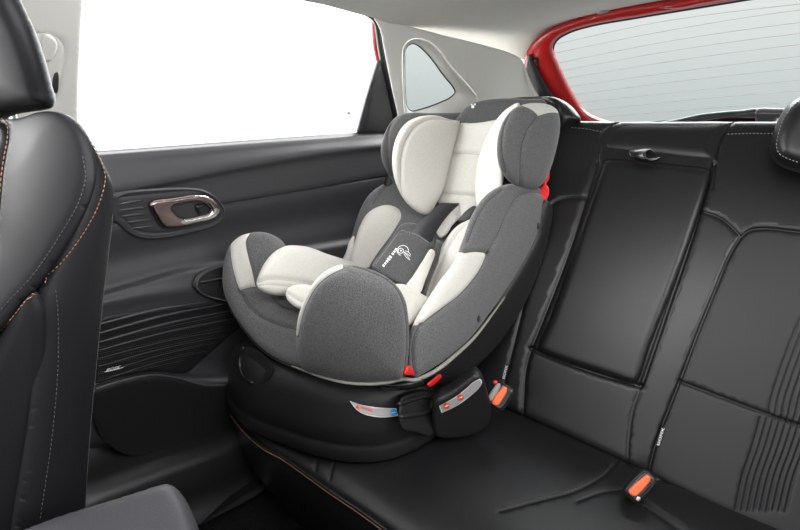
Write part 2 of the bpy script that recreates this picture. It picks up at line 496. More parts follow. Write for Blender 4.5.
# ---- C pillar trim with quarter window
CS = fit((378, 25, 'x', -.785), (402, 118, 'x', -.82), (525, 60, 'y', 1.44), (535, 97, 'y', 1.46))
qout = [(402, 60), (403, 48), (408, 41), (415, 38.5), (427, 41), (437, 49), (450, 66), (468, 86), (476, 97), (474, 106), (462, 112), (440, 116), (415, 121), (406, 116), (403, 90)]
qglass = [(404.5, 60), (405, 50), (409, 44.5), (414, 43.5), (420, 47), (430, 57), (444, 76), (453, 87), (455, 92), (451, 97), (440, 102.5), (420, 109.5), (411, 111), (407, 107), (405, 90)]
cp = Patch([(371, 14), (371, 14), (395, 22), (420, 29), (445, 35.5), (480, 44), (510, 53), (522, 60), (526, 70), (535, 90), (545, 103), (560, 125), (560, 125), (540, 138), (430, 138), (396, 138), (396, 138), (398, 120), (392, 90), (384, 50), (380, 30)],
           CS, M['trimlight'], H=.004, Hb=.004, r=3, holes=[qout], g=6)
cpo = structure(cp.build('trim_1'))
mb = MB(); CG = fit((378, 25, 'x', -.81), (402, 118, 'x', -.845), (525, 60, 'y', 1.48), (535, 97, 'y', 1.50))
a = catmull(qout, True, 2.5); k = len(a)
b = catmull(qglass, True, 1.0)
def resample(L, n):
    L = np.vstack([L, L[:1]]); sg = np.concatenate([[0], np.cumsum(np.linalg.norm(np.diff(L, axis=0), axis=1))])
    q = np.linspace(0, sg[-1], n, endpoint=False)
    return np.stack([np.interp(q, sg, L[:, 0]), np.interp(q, sg, L[:, 1])], 1)
a = resample(a, 120); b = resample(b, 120)
# align by nearest
j = int(np.argmin(((b-a[0])**2).sum(1))); b = np.roll(b, -j, 0)
A3, An = frame_on(CS, a); B3, Bn = frame_on(CG, b)
A3 = A3+An*.003
rings = []
for s_ in np.linspace(0, 1, 7):
    e = 1-(1-s_)**2
    rings.append(list(A3*(1-s_)+B3*s_+An*(.006*math.sin(math.pi*s_))))
loft(mb, rings, M['trimlight'], True); mb.build('window_surround', cpo)
mb = MB(); bb = b.mean(0)+(b-b.mean(0))*1.06
mb.add(list(pts_on(CG, bb)-frame_on(CG, bb)[1]*.004), [list(range(120))], M['glass_tint'], flat=True)
tube(mb, pts_on(CG, b), .0022, M['seal'], 5, True)
structure(mb.build('window_2'))

# ---- B pillar trim
BS = fit((60, 20, 'x', -.83), (80, 110, 'x', -.865), (77, 60, 'x', -.845), (20, 60, 'x', -.835))
bp = Patch([(-20, -40), (-20, -40), (83, -40), (83, -40), (82, 0), (79, 50), (77, 118), (80, 180), (80, 180), (0, 180), (0, 180)], BS, M['trimlight'], H=.006, Hb=.02, r=3, g=5,
           seams=[([(36, 32.5), (48, 33), (58, 39), (63, 50), (62, 62), (57, 86), (54, 98)], .002, 1.0), ([(45, 35), (52, 38), (54, 46), (50, 56)], .0015, .8)])
bpo = structure(bp.build('trim_2'))
Patch([(40, 33), (46, 33), (52, 38), (54, 45), (50, 56), (46, 60), (40, 60)], BS, M['trimlight'], H=.005, Hb=.004, r=3, lift=.007, g=2).build('belt_height_adjuster', bpo)
Patch([(52, 72), (55, 71), (56, 80), (54, 92), (50, 90)], BS, M['seal'], H=.002, Hb=.002, r=1.5, lift=.007, g=2).build('adjuster_slot', bpo)

Patch([(-40, 165), (-40, 165), (80, 165), (80, 165), (78, 300), (76, 470), (76, 470), (-40, 470), (-40, 470)], BS, M['sill'], H=.006, Hb=.02, r=3, g=8, lift=.003).build('lower_pillar_cover', bpo)
# ---- rear door: inner panel as a relief between long character lines
lines = [  # (pixel line, x)
 ([(60, 152.5), (97, 150), (360, 131.5), (420, 128)], -0.943),
 ([(60, 153), (97, 150.5), (360, 132.2), (420, 129)], -0.928),
 ([(60, 159), (97, 156), (360, 136.5), (420, 134)], -0.912),
 ([(60, 201), (112, 192), (175, 180), (260, 163.5), (330, 152), (385, 146), (420, 144)], -0.896),
 ([(60, 208), (112, 198), (175, 186), (260, 170), (330, 158), (385, 151), (420, 149)], -0.903),
 ([(60, 230), (112, 222), (223, 203), (300, 190), (385, 175), (420, 170)], -0.902),
 ([(60, 231), (112, 223), (223, 204), (300, 191), (385, 176), (420, 171)], -0.908),
 ([(60, 234), (112, 225.5), (223, 206.5), (300, 193.5), (385, 178.5), (420, 173)], -0.905),
 ([(60, 268), (112, 260), (223, 238), (300, 222), (385, 207), (420, 201)], -0.922),
 ([(60, 300), (105, 290), (140, 279), (180, 267), (240, 256), (300, 245), (420, 225)], -0.912),
 ([(60, 305), (105, 295), (140, 286), (180, 275), (240, 266), (300, 255), (420, 235)], -0.895),
 ([(60, 312), (105, 303), (140, 296), (190, 290), (240, 285), (300, 275), (420, 250)], -0.887),
 ([(60, 322), (105, 314), (140, 308), (200, 300), (240, 297), (300, 288), (420, 262)], -0.891),
 ([(60, 395), (97, 384), (150, 371), (190, 374), (240, 372), (300, 360), (420, 330)], -0.912),
 ([(60, 397), (97, 385), (150, 372), (190, 375), (240, 376), (300, 365), (420, 335)], -0.885),
 ([(60, 404), (97, 392), (150, 378), (190, 380), (240, 382), (300, 370), (420, 340)], -0.876),
 ([(60, 440), (100, 436), (150, 447), (190, 442), (240, 430), (300, 415), (420, 390)], -0.892),
 ([(60, 450), (100, 448), (150, 455), (190, 448), (240, 436), (300, 425), (420, 400)], -0.925),
]
Ys = np.linspace(-.25, 1.22, 110)
rows = []
for px, X in lines:
    L = np.array([at(x, y, 'x', X) for x, y in catmull(px, False, 4)])
    z = np.interp(Ys, L[:, 1], L[:, 2])
    # extend linearly outside
    for side in (0, -1):
        i0, i1 = (0, 3) if side == 0 else (-1, -4)
        sl = (L[i1, 2]-L[i0, 2])/(L[i1, 1]-L[i0, 1])
        m_ = Ys < L[0, 1] if side == 0 else Ys > L[-1, 1]
        z[m_] = L[i0, 2]+np.clip(sl, -.15, .15)*(Ys[m_]-L[i0, 1])
    rows.append(np.stack([np.full(len(Ys), X), Ys, z], 1))
# keep the rows ordered
for i in range(1, len(rows)): rows[i][:, 2] = np.minimum(rows[i][:, 2], rows[i-1][:, 2]-.0006)
ring = []
for i in range(len(rows)-1):
    p0 = rows[max(i-1, 0)]; p1 = rows[i]; p2 = rows[i+1]; p3 = rows[min(i+2, len(rows)-1)]
    for k in range(5):
        s_ = k/5
        lin = p1*(1-s_)+p2*s_
        # monotone ease for a soft profile
        e = s_*s_*(3-2*s_)
        q = lin.copy(); q[:, 0] = (p1*(1-e)+p2*e)[:, 0]
        ring.append(q)
ring.append(rows[-1])
mb = MB(); loft(mb, [list(r) for r in ring], M['door'], closed=False)
back = [rows[-1], rows[-1]*[0, 1, 1]+[-.98, 0, 0], rows[0]*[0, 1, 1]+[-.98, 0, 0], rows[0]]
loft(mb, [list(r) for r in back], M['door'], closed=False)
door = structure(mb.build('door_1'))
DB = BVHTree.FromPolygons([Vector(v) for v in mb.v], mb.f)
# black corner trim and frame seal at the rear of the side window
DQ = plane((-.885, 0, 0), (1, 0, -.25)) 
def xz(x0, k):   # door glass plane leaning inward with height:  x = x0 + k*(z+.1)
    return plane((x0, 0, -.1), (1, 0, -k))
WP = xz(-.942, .42)
Patch([(378, 61), (378, 61), (384, 62), (390, 90), (399, 132), (399, 132), (357, 133), (357, 133), (366, 100)], xz(-.922, .42), M['door'], H=.006, Hb=.012, r=3,
      seams=[([(372, 84), (366, 108), (361, 131)], .003, 1.2)]).build('corner_trim', door)
mb = MB()
sl = [(299, -3), (330, 3), (355, 9), (368, 14.5), (374, 20), (378, 35), (383, 62), (390, 95), (398, 131)]
sp = xz(-.916, .42)
Ls = catmull(sl, False, 3)
W = np.interp(np.arange(len(Ls)), [0, 30, len(Ls)*.55, len(Ls)-1], [.004, .007, .012, .014])
sl2 = [(250, -14)]+sl
tube(mb, pts_on(sp, Ls+np.array([1.5, .5])), list(W), M['seal'], 8, flat=(1, 1))
mb.build('frame_seal', door)
# red outer door frame seen past the seal
Patch([(373, 22), (373, 22), (376, 24), (379, 40), (383, 62), (383, 62), (377.5, 62), (377.5, 62), (374.5, 45)], xz(-.955, .42), M['red'], H=.003, Hb=.02, r=2, g=2).build('painted_frame', door)
# glass
w1 = MB(); wp = pts_on(WP, [(60, -60), (250, -60), (368, 14), (376, 24), (379, 60), (358, 134), (230, 143), (60, 156)])
w1.add(list(wp), [list(range(8))], M['glass_clear'], flat=True)
w1b = Patch([(347.5, 112.5), (350.5, 112.3), (350.5, 113.5), (347.5, 113.7)], WP, M['thread_grey'], H=.0004, Hb=.0004, r=.5, g=1); 
w1.add(w1b.mb.v, w1b.mb.f, M['thread_grey'])
structure(w1.build('window_1'))

# handle bezel, ribs, handle
hs0 = on_bvh(DB, [(115, 215), (150, 200), (215, 200), (150, 235), (200, 232), (120, 195), (220, 215)])
bz = Patch([(108, 194), (120, 191), (150, 188), (190, 187), (205, 190), (216, 198), (223, 209), (222, 217), (212, 225), (190, 231), (160, 237), (140, 237), (128, 232), (112, 218), (104, 205)],
           hs0, M['door'], H=.005, Hb=.006, r=3, lift=.004, g=2.5,
           seams=[([(118, 196), (150, 193), (190, 190), (203, 193), (214, 201), (219, 210), (217, 217), (206, 223), (180, 229), (155, 232), (135, 229), (118, 214)], .0025, 1.2)])
bz.cord([(112, 197), (122, 192.5), (150, 189.5), (190, 188.5), (204, 191.5), (215, 199), (221.5, 209), (220, 217), (211, 224), (190, 230), (160, 235.5), (141, 235.5), (129, 231), (113, 217)], M['door'], .0022, .0005)
bezel = bz.build('handle_bezel', door)
bezel_ = 1
mb = MB()
for (a_, b_) in (((115, 203), (140, 199)), ((115, 209), (143, 206)), ((118, 215), (146, 212)), ((123, 221), (149, 218)), ((130, 227), (153, 224.5))):
    L = catmull([a_, ((a_[0]+b_[0])/2, (a_[1]+b_[1])/2-.4), b_], False, 3)
    k = len(L); tube(mb, bz.on(L, .0005), [.003*math.sin(math.pi*(i+.6)/(k+.2))+.0006 for i in range(k)], M['rib'], 8)
mb.build('grip_ribs', bezel)
hc = Patch([(144, 200), (150, 197), (190, 192), (203, 193), (212, 199), (217, 208), (213, 215), (196, 221), (170, 226), (155, 224), (147, 214)], hs0, M['seal'], H=.001, Hb=.001, r=2, lift=.0075, g=2.5)
hc.build('handle_recess', bezel)
hd = Patch([(145.5, 202), (149, 198.5), (170, 195.5), (192, 192.5), (204, 194), (212.5, 200), (216.5, 208), (214, 214), (206, 218.5), (190, 222), (172, 226), (159, 225), (151, 215)],
           hs0, M['chrome'], H=.008, Hb=.003, r=3, lift=.012, g=1.5, holes=[[(168, 204.5), (173, 202.5), (192, 199.5), (200, 200.5), (205, 205), (207, 209), (205, 211), (197, 213), (181, 216), (176, 215), (171, 210)]],
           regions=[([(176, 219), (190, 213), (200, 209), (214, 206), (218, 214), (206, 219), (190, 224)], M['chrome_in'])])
hd.build('door_handle', door)
Patch([(192, 204), (197, 202), (204, 203), (208, 208), (208, 212), (198, 214), (194, 211)], hs0, M['plastic_gloss'], H=.006, Hb=.003, r=2.5, lift=.010, g=1.6).build('lock_lever', door)
# armrest cup
ac = on_bvh(DB, [(195, 275), (235, 270), (200, 292), (240, 292), (215, 283)])
cup = Patch([(191, 286), (194, 276), (203, 269), (225, 263), (240, 261), (240, 302), (232, 303), (212, 299), (198, 293)], ac, M['door_dark'], H=.004, Hb=.004, r=3, lift=.006, g=3)
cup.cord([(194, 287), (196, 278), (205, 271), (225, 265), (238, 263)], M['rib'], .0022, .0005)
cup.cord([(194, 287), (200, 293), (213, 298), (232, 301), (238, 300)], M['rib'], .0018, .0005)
cup.cord([(197, 282), (215, 279), (237, 275)], M['door_dark'], .003, .001)
cup.build('pull_cup', door)
# speaker grille with ribs and dots
gs = on_bvh(DB, [(105, 320), (160, 312), (220, 305), (105, 375), (160, 365), (140, 340), (215, 330)])
gr = Patch([(96, 322), (150, 310), (205, 302), (240, 300), (262, 297), (250, 315), (225, 338), (200, 360), (185, 372), (150, 370), (110, 378), (95, 381)], gs, M['door_dark'], H=.002, Hb=.004, r=2, lift=.004, g=3)
for k_, (y0, y1, x1, th) in enumerate(((324, 301, 205, .0036), (333, 303, 222, .004), (342, 309, 232, .0036), (350, 316, 240, .0026), (358, 327, 236, .0012), (366, 334, 228, .0012), (374, 341, 216, .001), (381, 350, 204, .0009))):
    q = [(97, y0-1), ((97+x1)/2, (y0+y1)/2-3), (x1, y1)]
    L = catmull(q, False, 4); kk = len(L)
    tube(gr.mb, gr.on(L, .0003), [th*(.45+.55*math.sin(math.pi*min(1, (i+1)/kk*1.15))) if i < kk-1 else .0002 for i in range(kk)], M['rib'], 6)
for row in range(22):
    y0 = 338+row*2.05; 
    major = row % 3 == 1
    x = 97+(row % 2)*1.1
    xe = 238-row*2.0-abs(row-5)*1.2
    while x < xe:
        y = y0-(x-97)*.21
        if inside(np.array([[x, y]]), gr.loops[0])[0] and segdist(np.array([[x, y]]), gr.A, gr.B)[0] > 1.5:
            P = gr.on([(x-.5, y+.1), (x, y), (x+.5, y-.1)], .0004)
            tube(gr.mb, P, [.0003, .0007 if major else .00045, .0003], M['dot'] if major else M['rib'], 4, cap=False)
        x += 2.2
gr.build('speaker_grille', door)
mb = MB(); letters(mb, 'BOSE', (104, 369.5), (14.5, -3.2), (.8, -2.7), lambda p: gr.on(p, .0016), M['white'], bold=.03, shear=.3)
tube(mb, gr.on([(103, 370), (110, 368.8), (119, 366.6), (122, 365.3)], .0014), .0007, M['white'], 4); mb.build('speaker_badge', door)
# map pocket outer wall + lip highlight
ps = on_bvh(DB, [(100, 400), (150, 395), (210, 395), (110, 430), (160, 438), (220, 420)], quad=True)
pk = Patch([(88, 388), (100, 383), (125, 376), (150, 372), (175, 375), (200, 382), (225, 382), (250, 380), (250, 420), (235, 433), (200, 444), (160, 452), (125, 452), (105, 440), (95, 425), (88, 400)], ps, M['door_dark'], H=.006, Hb=.01, r=5, lift=.008, g=3.5)
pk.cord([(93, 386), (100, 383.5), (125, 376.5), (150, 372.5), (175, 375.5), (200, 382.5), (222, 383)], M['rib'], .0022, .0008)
pk.build('map_pocket', door)

# ---- sill, floor
mb = MB()
sl_pts = [(-.955, -.56), (-.945, -.66), (-.90, -.695), (-.872, -.705), (-.842, -.712), (-.828, -.735), (-.824, -.80), (-.815, -.845), (-.79, -.86)]
rings = []
for y in np.linspace(-.3, .75, 24):
    dz = -.10*max(0, min(1, (y-.05)/.35))*.0
    rings.append([V3(x, y, z+.02-.12*max(0, min(1, (y-.12)/.3))**1.0*.75) for x, z in sl_pts])
loft(mb, rings, M['sill'], closed=False)
loft(mb, [[rings[0][-1], V3(-.92, -.3, -.95)], [rings[-1][-1], V3(-.92, .75, -.95)]], M['sill'], closed=False)
sill = structure(mb.build('trim_3'))
mb = MB()
nx, ny = 60, 50; vs = []
for j in range(ny):
    for i in range(nx):
        x = -.96+i/(nx-1)*1.53; y = -1.3+j/(ny-1)*2.8
        z = -1.02+.15*max(0, (-.72-x)/.2)+.004*math.sin(x*40)*math.cos(y*33)
        vs.append(V3(x, y, z))
mb.add(vs, [[j*nx+i, j*nx+i+1, (j+1)*nx+i+1, (j+1)*nx+i] for j in range(ny-1) for i in range(nx-1)], M['carpet'])
box(mb, (-.98, -1.3, -1.08), (.57, 1.5, -1.04), M['carpet'])
floor = structure(mb.build('floor'))
mb = MB()
# opposite body side below the belt line (out of frame, closes the cabin)
box(mb, (.50, -1.3, -1.04), (.56, 1.5, -.12), M['door'], .02); structure(mb.build('wall_right'))
mb = MB(); box(mb, (-.985, 1.04, -1.03), (-.94, 1.55, -.30), M['trimlight'], .01); box(mb, (-.985, -.4, -1.03), (-.965, 1.05, -.45), M['sill'], .004); box(mb, (-.99, -1.3, -1.03), (-.955, -.26, -.12), M['door'], .01); structure(mb.build('wall_left'))
mb = MB(); box(mb, (-.99, -1.36, -1.04), (.56, -1.28, -.25), M['door'], .02); structure(mb.build('wall_front'))

# ================================================================== REAR SEAT
exec_parts = True
RB = plane((0, .873, -.723), (0, -.848, .53))
def RBo(o): return plane((0, .873+.848*o, -.723-.53*o), (0, -.848, .53))
rs = thing('car_bench_seat', 'black leather rear bench seat with centre armrest under the child seat', 'car seat', (-.2, .85, -1.02))
# solid body of the backrest
mb = MB()
prof = [(.895, -.80), (1.294, -.10), (1.31, -.082), (1.34, -.075), (1.37, -.085), (1.38, -.12), (1.10, -.80)]
rings = [[V3(x, y, z) for y, z in prof] for x in np.linspace(-.86, .47, 12)]
loft(mb, rings, M['leather'], True, True, True)
mb.build('backrest_frame', rs)
ribs = []
for k in range(9):
    o = k*7.2
    ribs.append(([(803+o, 309), (792+o, 335-k*.0), (780+o*.98, 368), (770+o*.95, 400), (768+o*.93, 413)], .0028, 1.6))
    ribs.append(([(760+o*.93, 416), (752+o*.9, 445), (742+o*.88, 475), (735+o*.86, 508)], .0028, 1.6))
ins_line = [(1000, 250), (900, 240), (800, 233), (762, 229.5), (749, 231.5), (740, 239), (727, 261), (714, 293), (699, 330), (680, 380), (668, 410), (655, 446), (648, 475)]
cover = [(548, 124), (575, 121.5), (626, 122), (680, 122), (736, 122), (800, 122), (900, 122), (1010, 122), (1010, 122), (1100, 660), (1100, 660), (800, 545), (700, 500), (632, 466), (560, 432), (500, 405), (440, 378), (380, 350), (380, 350), (440, 250), (500, 170)]
bc = Patch(cover, RB, M['leather'], vd=.8, H=.012, Hb=.004, r=8, g=4.5,
  regions=[([(1000, 252)]+[(x+2.2, y+2.4) for x, y in ins_line[1:]]+[(640, 500), (800, 560), (1030, 640), (1030, 300)], M['leather_insert'])],
  seams=[(a_, b_*1.0, c_*.7) for a_, b_, c_ in [(ins_line, .006, 2.0),
         ([(699, 212), (720, 219), (740, 237)], .004, 1.6),
         ([(680, 381), (720, 396), (760, 411), (800, 425), (900, 465), (1030, 517)], .006, 1.8),
         ([(626, 121), (612, 127), (603, 136), (600, 150), (598, 165)], .004, 1.4),
         ([(736, 121), (727, 130), (720, 145), (716, 165), (712, 190)], .004, 1.4),
         ([(587, 199), (568, 199), (554, 204), (549, 212), (543, 235), (525, 305), (505, 385), (500, 402)], .004, 1.5),
         ([(598, 165), (570, 252), (542, 325), (532, 350), (527, 370), (525, 395), (524, 420)], .007, 2.2),
         ([(714, 165), (690, 245), (667, 312), (642, 385)], .008, 2.6),
         ([(641, 386), (633, 410), (629, 440), (628, 460)], .003, 1.2),
         ([(531, 348), (560, 360), (600, 374), (641, 386)], .008, 2.4),
         ]+ribs])

bc.stitch([(572, 129), (590, 131), (604, 134)], M['thread_grey'], rad=.0009)
bc.stitch([(727, 136), (745, 135.5), (773, 135.5)], M['thread_grey'], rad=.0012)
bc.stitch([(530, 355), (525.5, 375), (524, 395), (523, 412)], M['thread_dark'], rad=.0009)
bc.stitch([(636, 390), (631, 410), (627, 440)], M['thread_dark'], rad=.0009)
bco = bc.build('backrest_cover', rs)
hp = Patch([(616, 124), (630, 122), (680, 122), (725, 122), (732, 124), (724, 133), (717, 146), (713, 162), (700, 163), (660, 158.5), (612, 154), (603, 152), (603, 141), (608, 131)], RBo(.004), M['leather'], vd=.8, H=.022, Hb=.01, r=14, g=3.2)
hp.build('backrest_header', rs)
ar = Patch([(599, 172), (603, 161), (611, 159), (660, 163), (704, 168), (711, 171), (710, 182), (694, 232), (676, 284), (650, 352), (641, 379), (636, 384), (600, 374), (550, 357), (538, 350), (538, 343), (549, 318), (574, 247)],
           RBo(.003), M['leather'], vd=.6, H=.026, Hb=.012, r=9, g=3.6, seams=[([(604, 178), (612, 172), (660, 175), (700, 180)], .0, 1)])
aro = ar.build('center_armrest', rs)
# pull strap
mb = MB()
c0 = ar.on([(633, 163), (637, 157.5), (645, 155.5)], .012)
def strapband(mb, A, B, mat, th=.0016, n=5):
    """band between two edge polylines"""
    A = np.array(A); B = np.array(B); T = np.gradient((A+B)/2, axis=0); W_ = B-A
    N_ = np.cross(T, W_); N_ /= np.linalg.norm(N_, axis=1)[:, None]+1e-12
    rings = [[a+nn*th, b+nn*th, b-nn*th, a-nn*th] for a, b, nn in zip(A, B, N_)]
    loft(mb, rings, mat, True, True, True)
def offs(sup, pts, o): 
    P, n_ = frame_on(sup, pts); return P+n_*np.array(o)[:, None]
A_ = offs(RB, catmull([(640, 158), (636, 158), (632, 161), (633, 166), (640, 168), (646, 166)], False, 1), np.interp(np.linspace(0, 1, len(catmull([(640, 158), (636, 158), (632, 161), (633, 166), (640, 168), (646, 166)], False, 1))), [0, .35, .6, 1], [.028, .05, .058, .030]))
q2 = [(657, 159), (651, 157), (647, 161), (647, 168), (651, 170), (661, 163.5)]
cB = catmull(q2, False, 1); nA = len(A_)
cB = np.stack([np.interp(np.linspace(0, 1, nA), np.linspace(0, 1, len(cB)), cB[:, k]) for k in (0, 1)], 1)
B_ = offs(RB, cB, np.interp(np.linspace(0, 1, nA), [0, .35, .6, 1], [.028, .05, .058, .030]))
strapband(mb, A_, B_, M['leather'], .0022)
tube(mb, A_*.998, .0014, M['rib'], 4); tube(mb, B_*.998, .0014, M['rib'], 4)
mb.build('pull_strap', aro)
# head restraints
hr = Patch([(497, 104), (510, 98.5), (535, 96.5), (553, 97), (566, 102), (577, 112), (581, 120), (572, 126), (560, 136), (554, 146), (540, 150), (505, 150), (486, 145), (485, 118)], fit((500, 110, 'y', 1.24), (560, 100, 'y', 1.27), (580, 121, 'y', 1.29), (540, 160, 'y', 1.23), (490, 140, 'y', 1.23)), M['leather'], vd=.8, H=.035, Hb=.05, r=13, g=3,
           seams=[([(545, 97), (556, 104), (559, 118), (556, 140)], .006, 2)])
hr.build('head_restraint', rs)
for xx in (-.60, -.44):
    mb = MB(); tube(mb, [V3(xx, 1.30, -.14), V3(xx, 1.29, -.04)], .006, M['metal'], 10); mb.build('restraint_post', rs)
hr = Patch([(860, 92), (815, 92), (800, 97), (789, 104), (779, 118), (772.5, 134), (770.5, 150), (774, 161), (784, 168), (800, 173), (860, 186), (930, 190), (970, 150), (930, 96)], fit((772, 140, 'y', 1.19), (800, 97, 'y', 1.21), (800, 173, 'y', 1.16), (900, 140, 'y', 1.19)), M['leather'], vd=.8, H=.05, Hb=.05, r=22, g=3.5,
           seams=[([(812, 94), (792, 106), (782, 120), (776.5, 136), (775, 149), (779, 157), (800, 166), (860, 180)], .002, 1.2)])
hr.stitch([(801, 101), (793, 108), (784, 121), (779, 136), (777.5, 148), (781, 155), (800, 163.5)], M['thread_grey'], rad=.0009)
hr.build('head_restraint', rs)
for xx in (.10, .25):
    mb = MB(); tube(mb, [V3(xx, 1.30, -.16), V3(xx, 1.235, -.08)], .006, M['metal'], 10); mb.build('restraint_post', rs)
# sewn tags
def tag_on(par, a, b, w, name='sewn_tag', lift=.012):
    a = np.array(a, float); b = np.array(b, float); u = b-a; L = np.linalg.norm(u); nrm = np.array([-u[1], u[0]])/L
    q = [a-nrm*w, a+nrm*w, b+nrm*w, b-nrm*w]
    p = Patch([tuple(v) for v in q for _ in (0, 1)], RB, M['webbing'], H=.0015, Hb=.001, r=1.2, lift=lift, g=1.6)
    # text reads from lower end to upper end
    e = u/L; up_ = -nrm if (-nrm)[0] < 0 else nrm
    letters(p.mb, 'ISOFIX', a+e*1.2-up_*w*.62, e*(L-2.4), up_*w*1.3, lambda z: p.on(z, .0008), M['white'], bold=.02)
    p.build(name, par, label='black sewn tag lettered ISOFIX')
tag_on(rs, (658.0, 446), (664.0, 426.5), 2.1)
tag_on(rs, (505.0, 380.5), (509.0, 364.5), 1.9)
# cushion
CU = plane((0, 0, -.715), (0, .03, 1))
piping = [(216, 362), (219, 384), (226, 402), (240, 424), (262, 445), (285, 458), (305, 472), (330, 490), (360, 510), (392, 533), (440, 566), (520, 622), (640, 705), (760, 790)]
cush = piping+[(760, 790), (1050, 760), (1050, 760), (1050, 640), (900, 575), (800, 534), (720, 503), (655, 472), (600, 446), (560, 428), (500, 403), (440, 378), (330, 335), (260, 315), (228, 330)]
cu = Patch(cush, CU, M['leather'], H=.034, Hb=.012, r=62, g=4.5, rb=6,
   seams=[([(500, 524), (540, 513), (575, 503), (600, 488), (614, 472), (621, 458)], .003, 1.4),
          ([(575, 514), (600, 505), (620, 502), (640, 497)], .003, 1.4),
          ([(655, 487), (664, 487.5), (690, 495), (740, 512), (800, 534)], .006, 2.0),
          ([(634, 512), (642, 500), (655, 487)], .006, 2.2), ([(634, 512), (680, 545), (760, 600)], .006, 2.2),
          ([(517, 411), (560, 429), (600, 447), (618, 456), (624, 466), (634, 480)], .003, 1.4),
          ([(316, 474), (318, 466), (325, 461), (345, 458)], .003, 1.2), ([(330, 483), (333, 474), (341, 467), (370, 461)], .003, 1.2)])
cu.stitch([(503, 521), (540, 511), (575, 501), (600, 486), (612, 471)], M['thread_dark'], rad=.0009)
cuo = cu.build('seat_cushion', rs)
mb = MB()
L = catmull(piping, False, 4); P = pts_on(CU, L)
tube(mb, P+[0, -.002, .001], .0036, M['leather'], 8)
tube(mb, P+[0, -.004, -.004], .0013, M['thread_tan'], 5)
Lc = catmull(piping[:5]+piping[5:], False, 4)
tube(mb, P+[0, .003, .0035], .0011, M['thread_grey'], 5)
mb.build('cushion_piping', rs)
mb = MB(); rings = []
for dz, dy in ((0, 0), (-.02, -.004), (-.06, -.006), (-.12, .004), (-.2, .03), (-.29, .06)):
    rings.append([V3(p[0], p[1]+dy, p[2]+dz) for p in P])
loft(mb, rings, M['leather'], closed=False)
mb.build('cushion_front', rs)

# ---- belt buckles
def buckle(px, ang, loc_sup, label, s_, red=False):
    """ang = direction of the button's long axis in the picture, sitting on the seat"""
    ctr = pts_on(loc_sup, [px])[0]
    t = thing('seat_belt_buckle', label, 'buckle', tuple(ctr), 'rear seat belt buckles')
    a = math.radians(ang); e = np.array([math.cos(a), -math.sin(a)]); f = np.array([math.sin(a), math.cos(a)])
    def m(q, lift=0): return [tuple(np.array(px)+(e*u+f*v)*s_) for u, v in q]
    # housing body going down into the gap between cushion and backrest
    mb = MB(); 
    top = np.array(m([(-14, -9.5), (13, -9.5), (15, -6), (15, 5), (12, 9), (-13, 9), (-15.5, 6), (-15.5, -6)]))
    O = catmull([tuple(q) for q in top], True, 1.5); P_, n_ = frame_on(loc_sup, O); nn = n_.mean(0); nn /= np.linalg.norm(nn)
    cen = P_.mean(0); rings = []
    for off, sc in ((.000, .55), (.000, .9), (-.002, .98), (-.006, 1.0), (-.02, .98), (-.032, .85), (-.036, .5)):
        rings.append(list(cen+(P_-cen)*sc+nn*off))
    loft(mb, rings, M['shell'], True, True, True); mb.build('buckle_housing', t)
    Patch(m([(-13.5, -8), (12.5, -8), (13.5, -5), (13.5, 4.5), (11, 7.5), (-12, 7.5), (-14, 5), (-14, -5)]), loc_sup, M['plastic_gloss'], H=.002, Hb=.001, r=1.5, lift=.0015, g=1.6).build('face_frame', t)
    Patch(m([(-12, -6.8), (6, -6.8), (12, -5), (12, -1), (9, 1.2), (-11, 1.2), (-12.5, -1)]), loc_sup, M['orange'], H=.003, Hb=.001, r=2, lift=.004, g=1.4).build('release_button', t, label='orange release button')
    return t, m
B1 = fit((641, 487, 'z', -.655), (650, 475, 'z', -.642), (630, 500, 'z', -.662), (655, 492, 'z', -.66))
def facing(px, z, tilt=(0, -.45, .9)):
    c = at(px[0], px[1], 'z', z); return plane(tuple(c), tilt)
B1 = facing((642, 487), -.662, (.25, -.75, .6))
t, m = buckle((642, 487), 46, B1, 'belt buckle with orange button at the junction beside the right seat cushion, nearest the camera', 1.06)
Patch(m([(-8, 2.2), (8, 2.2), (9, 3), (8, 4), (-8, 4)]), B1, M['seal'], H=.0006, Hb=.0005, r=1, lift=.006, g=1.2).build('latch_slot', t)
Patch(m([(-13, 3), (-9, 2.2), (-8, 6), (-12, 7)]), B1, M['metal'], H=.001, Hb=.0005, r=1, lift=.005, g=1.2).build('metal_tip', t)
B2 = facing((501, 397), -.595, (.35, -.75, .55))
t, m = buckle((502, 397), 58, B2, 'belt buckle with orange button standing beside the child seat base', .86)
Patch(m([(-11, -13), (11, -13), (12, -9.5), (9, -7.8), (-10, -7.8), (-12.5, -9.5)]), B2, M['hook'], H=.004, Hb=.004, r=1.6, lift=.004, g=1.3).build('buckle_tongue', t, label='grey metal belt tongue pushed into the buckle')
Patch(m([(8, -18), (12, -18), (13, -14), (9, -13)]), B2, M['red_plastic'], H=.003, Hb=.003, r=1.2, lift=.003, g=1.1).build('tongue_tab', t, label='small red tab on the tongue')
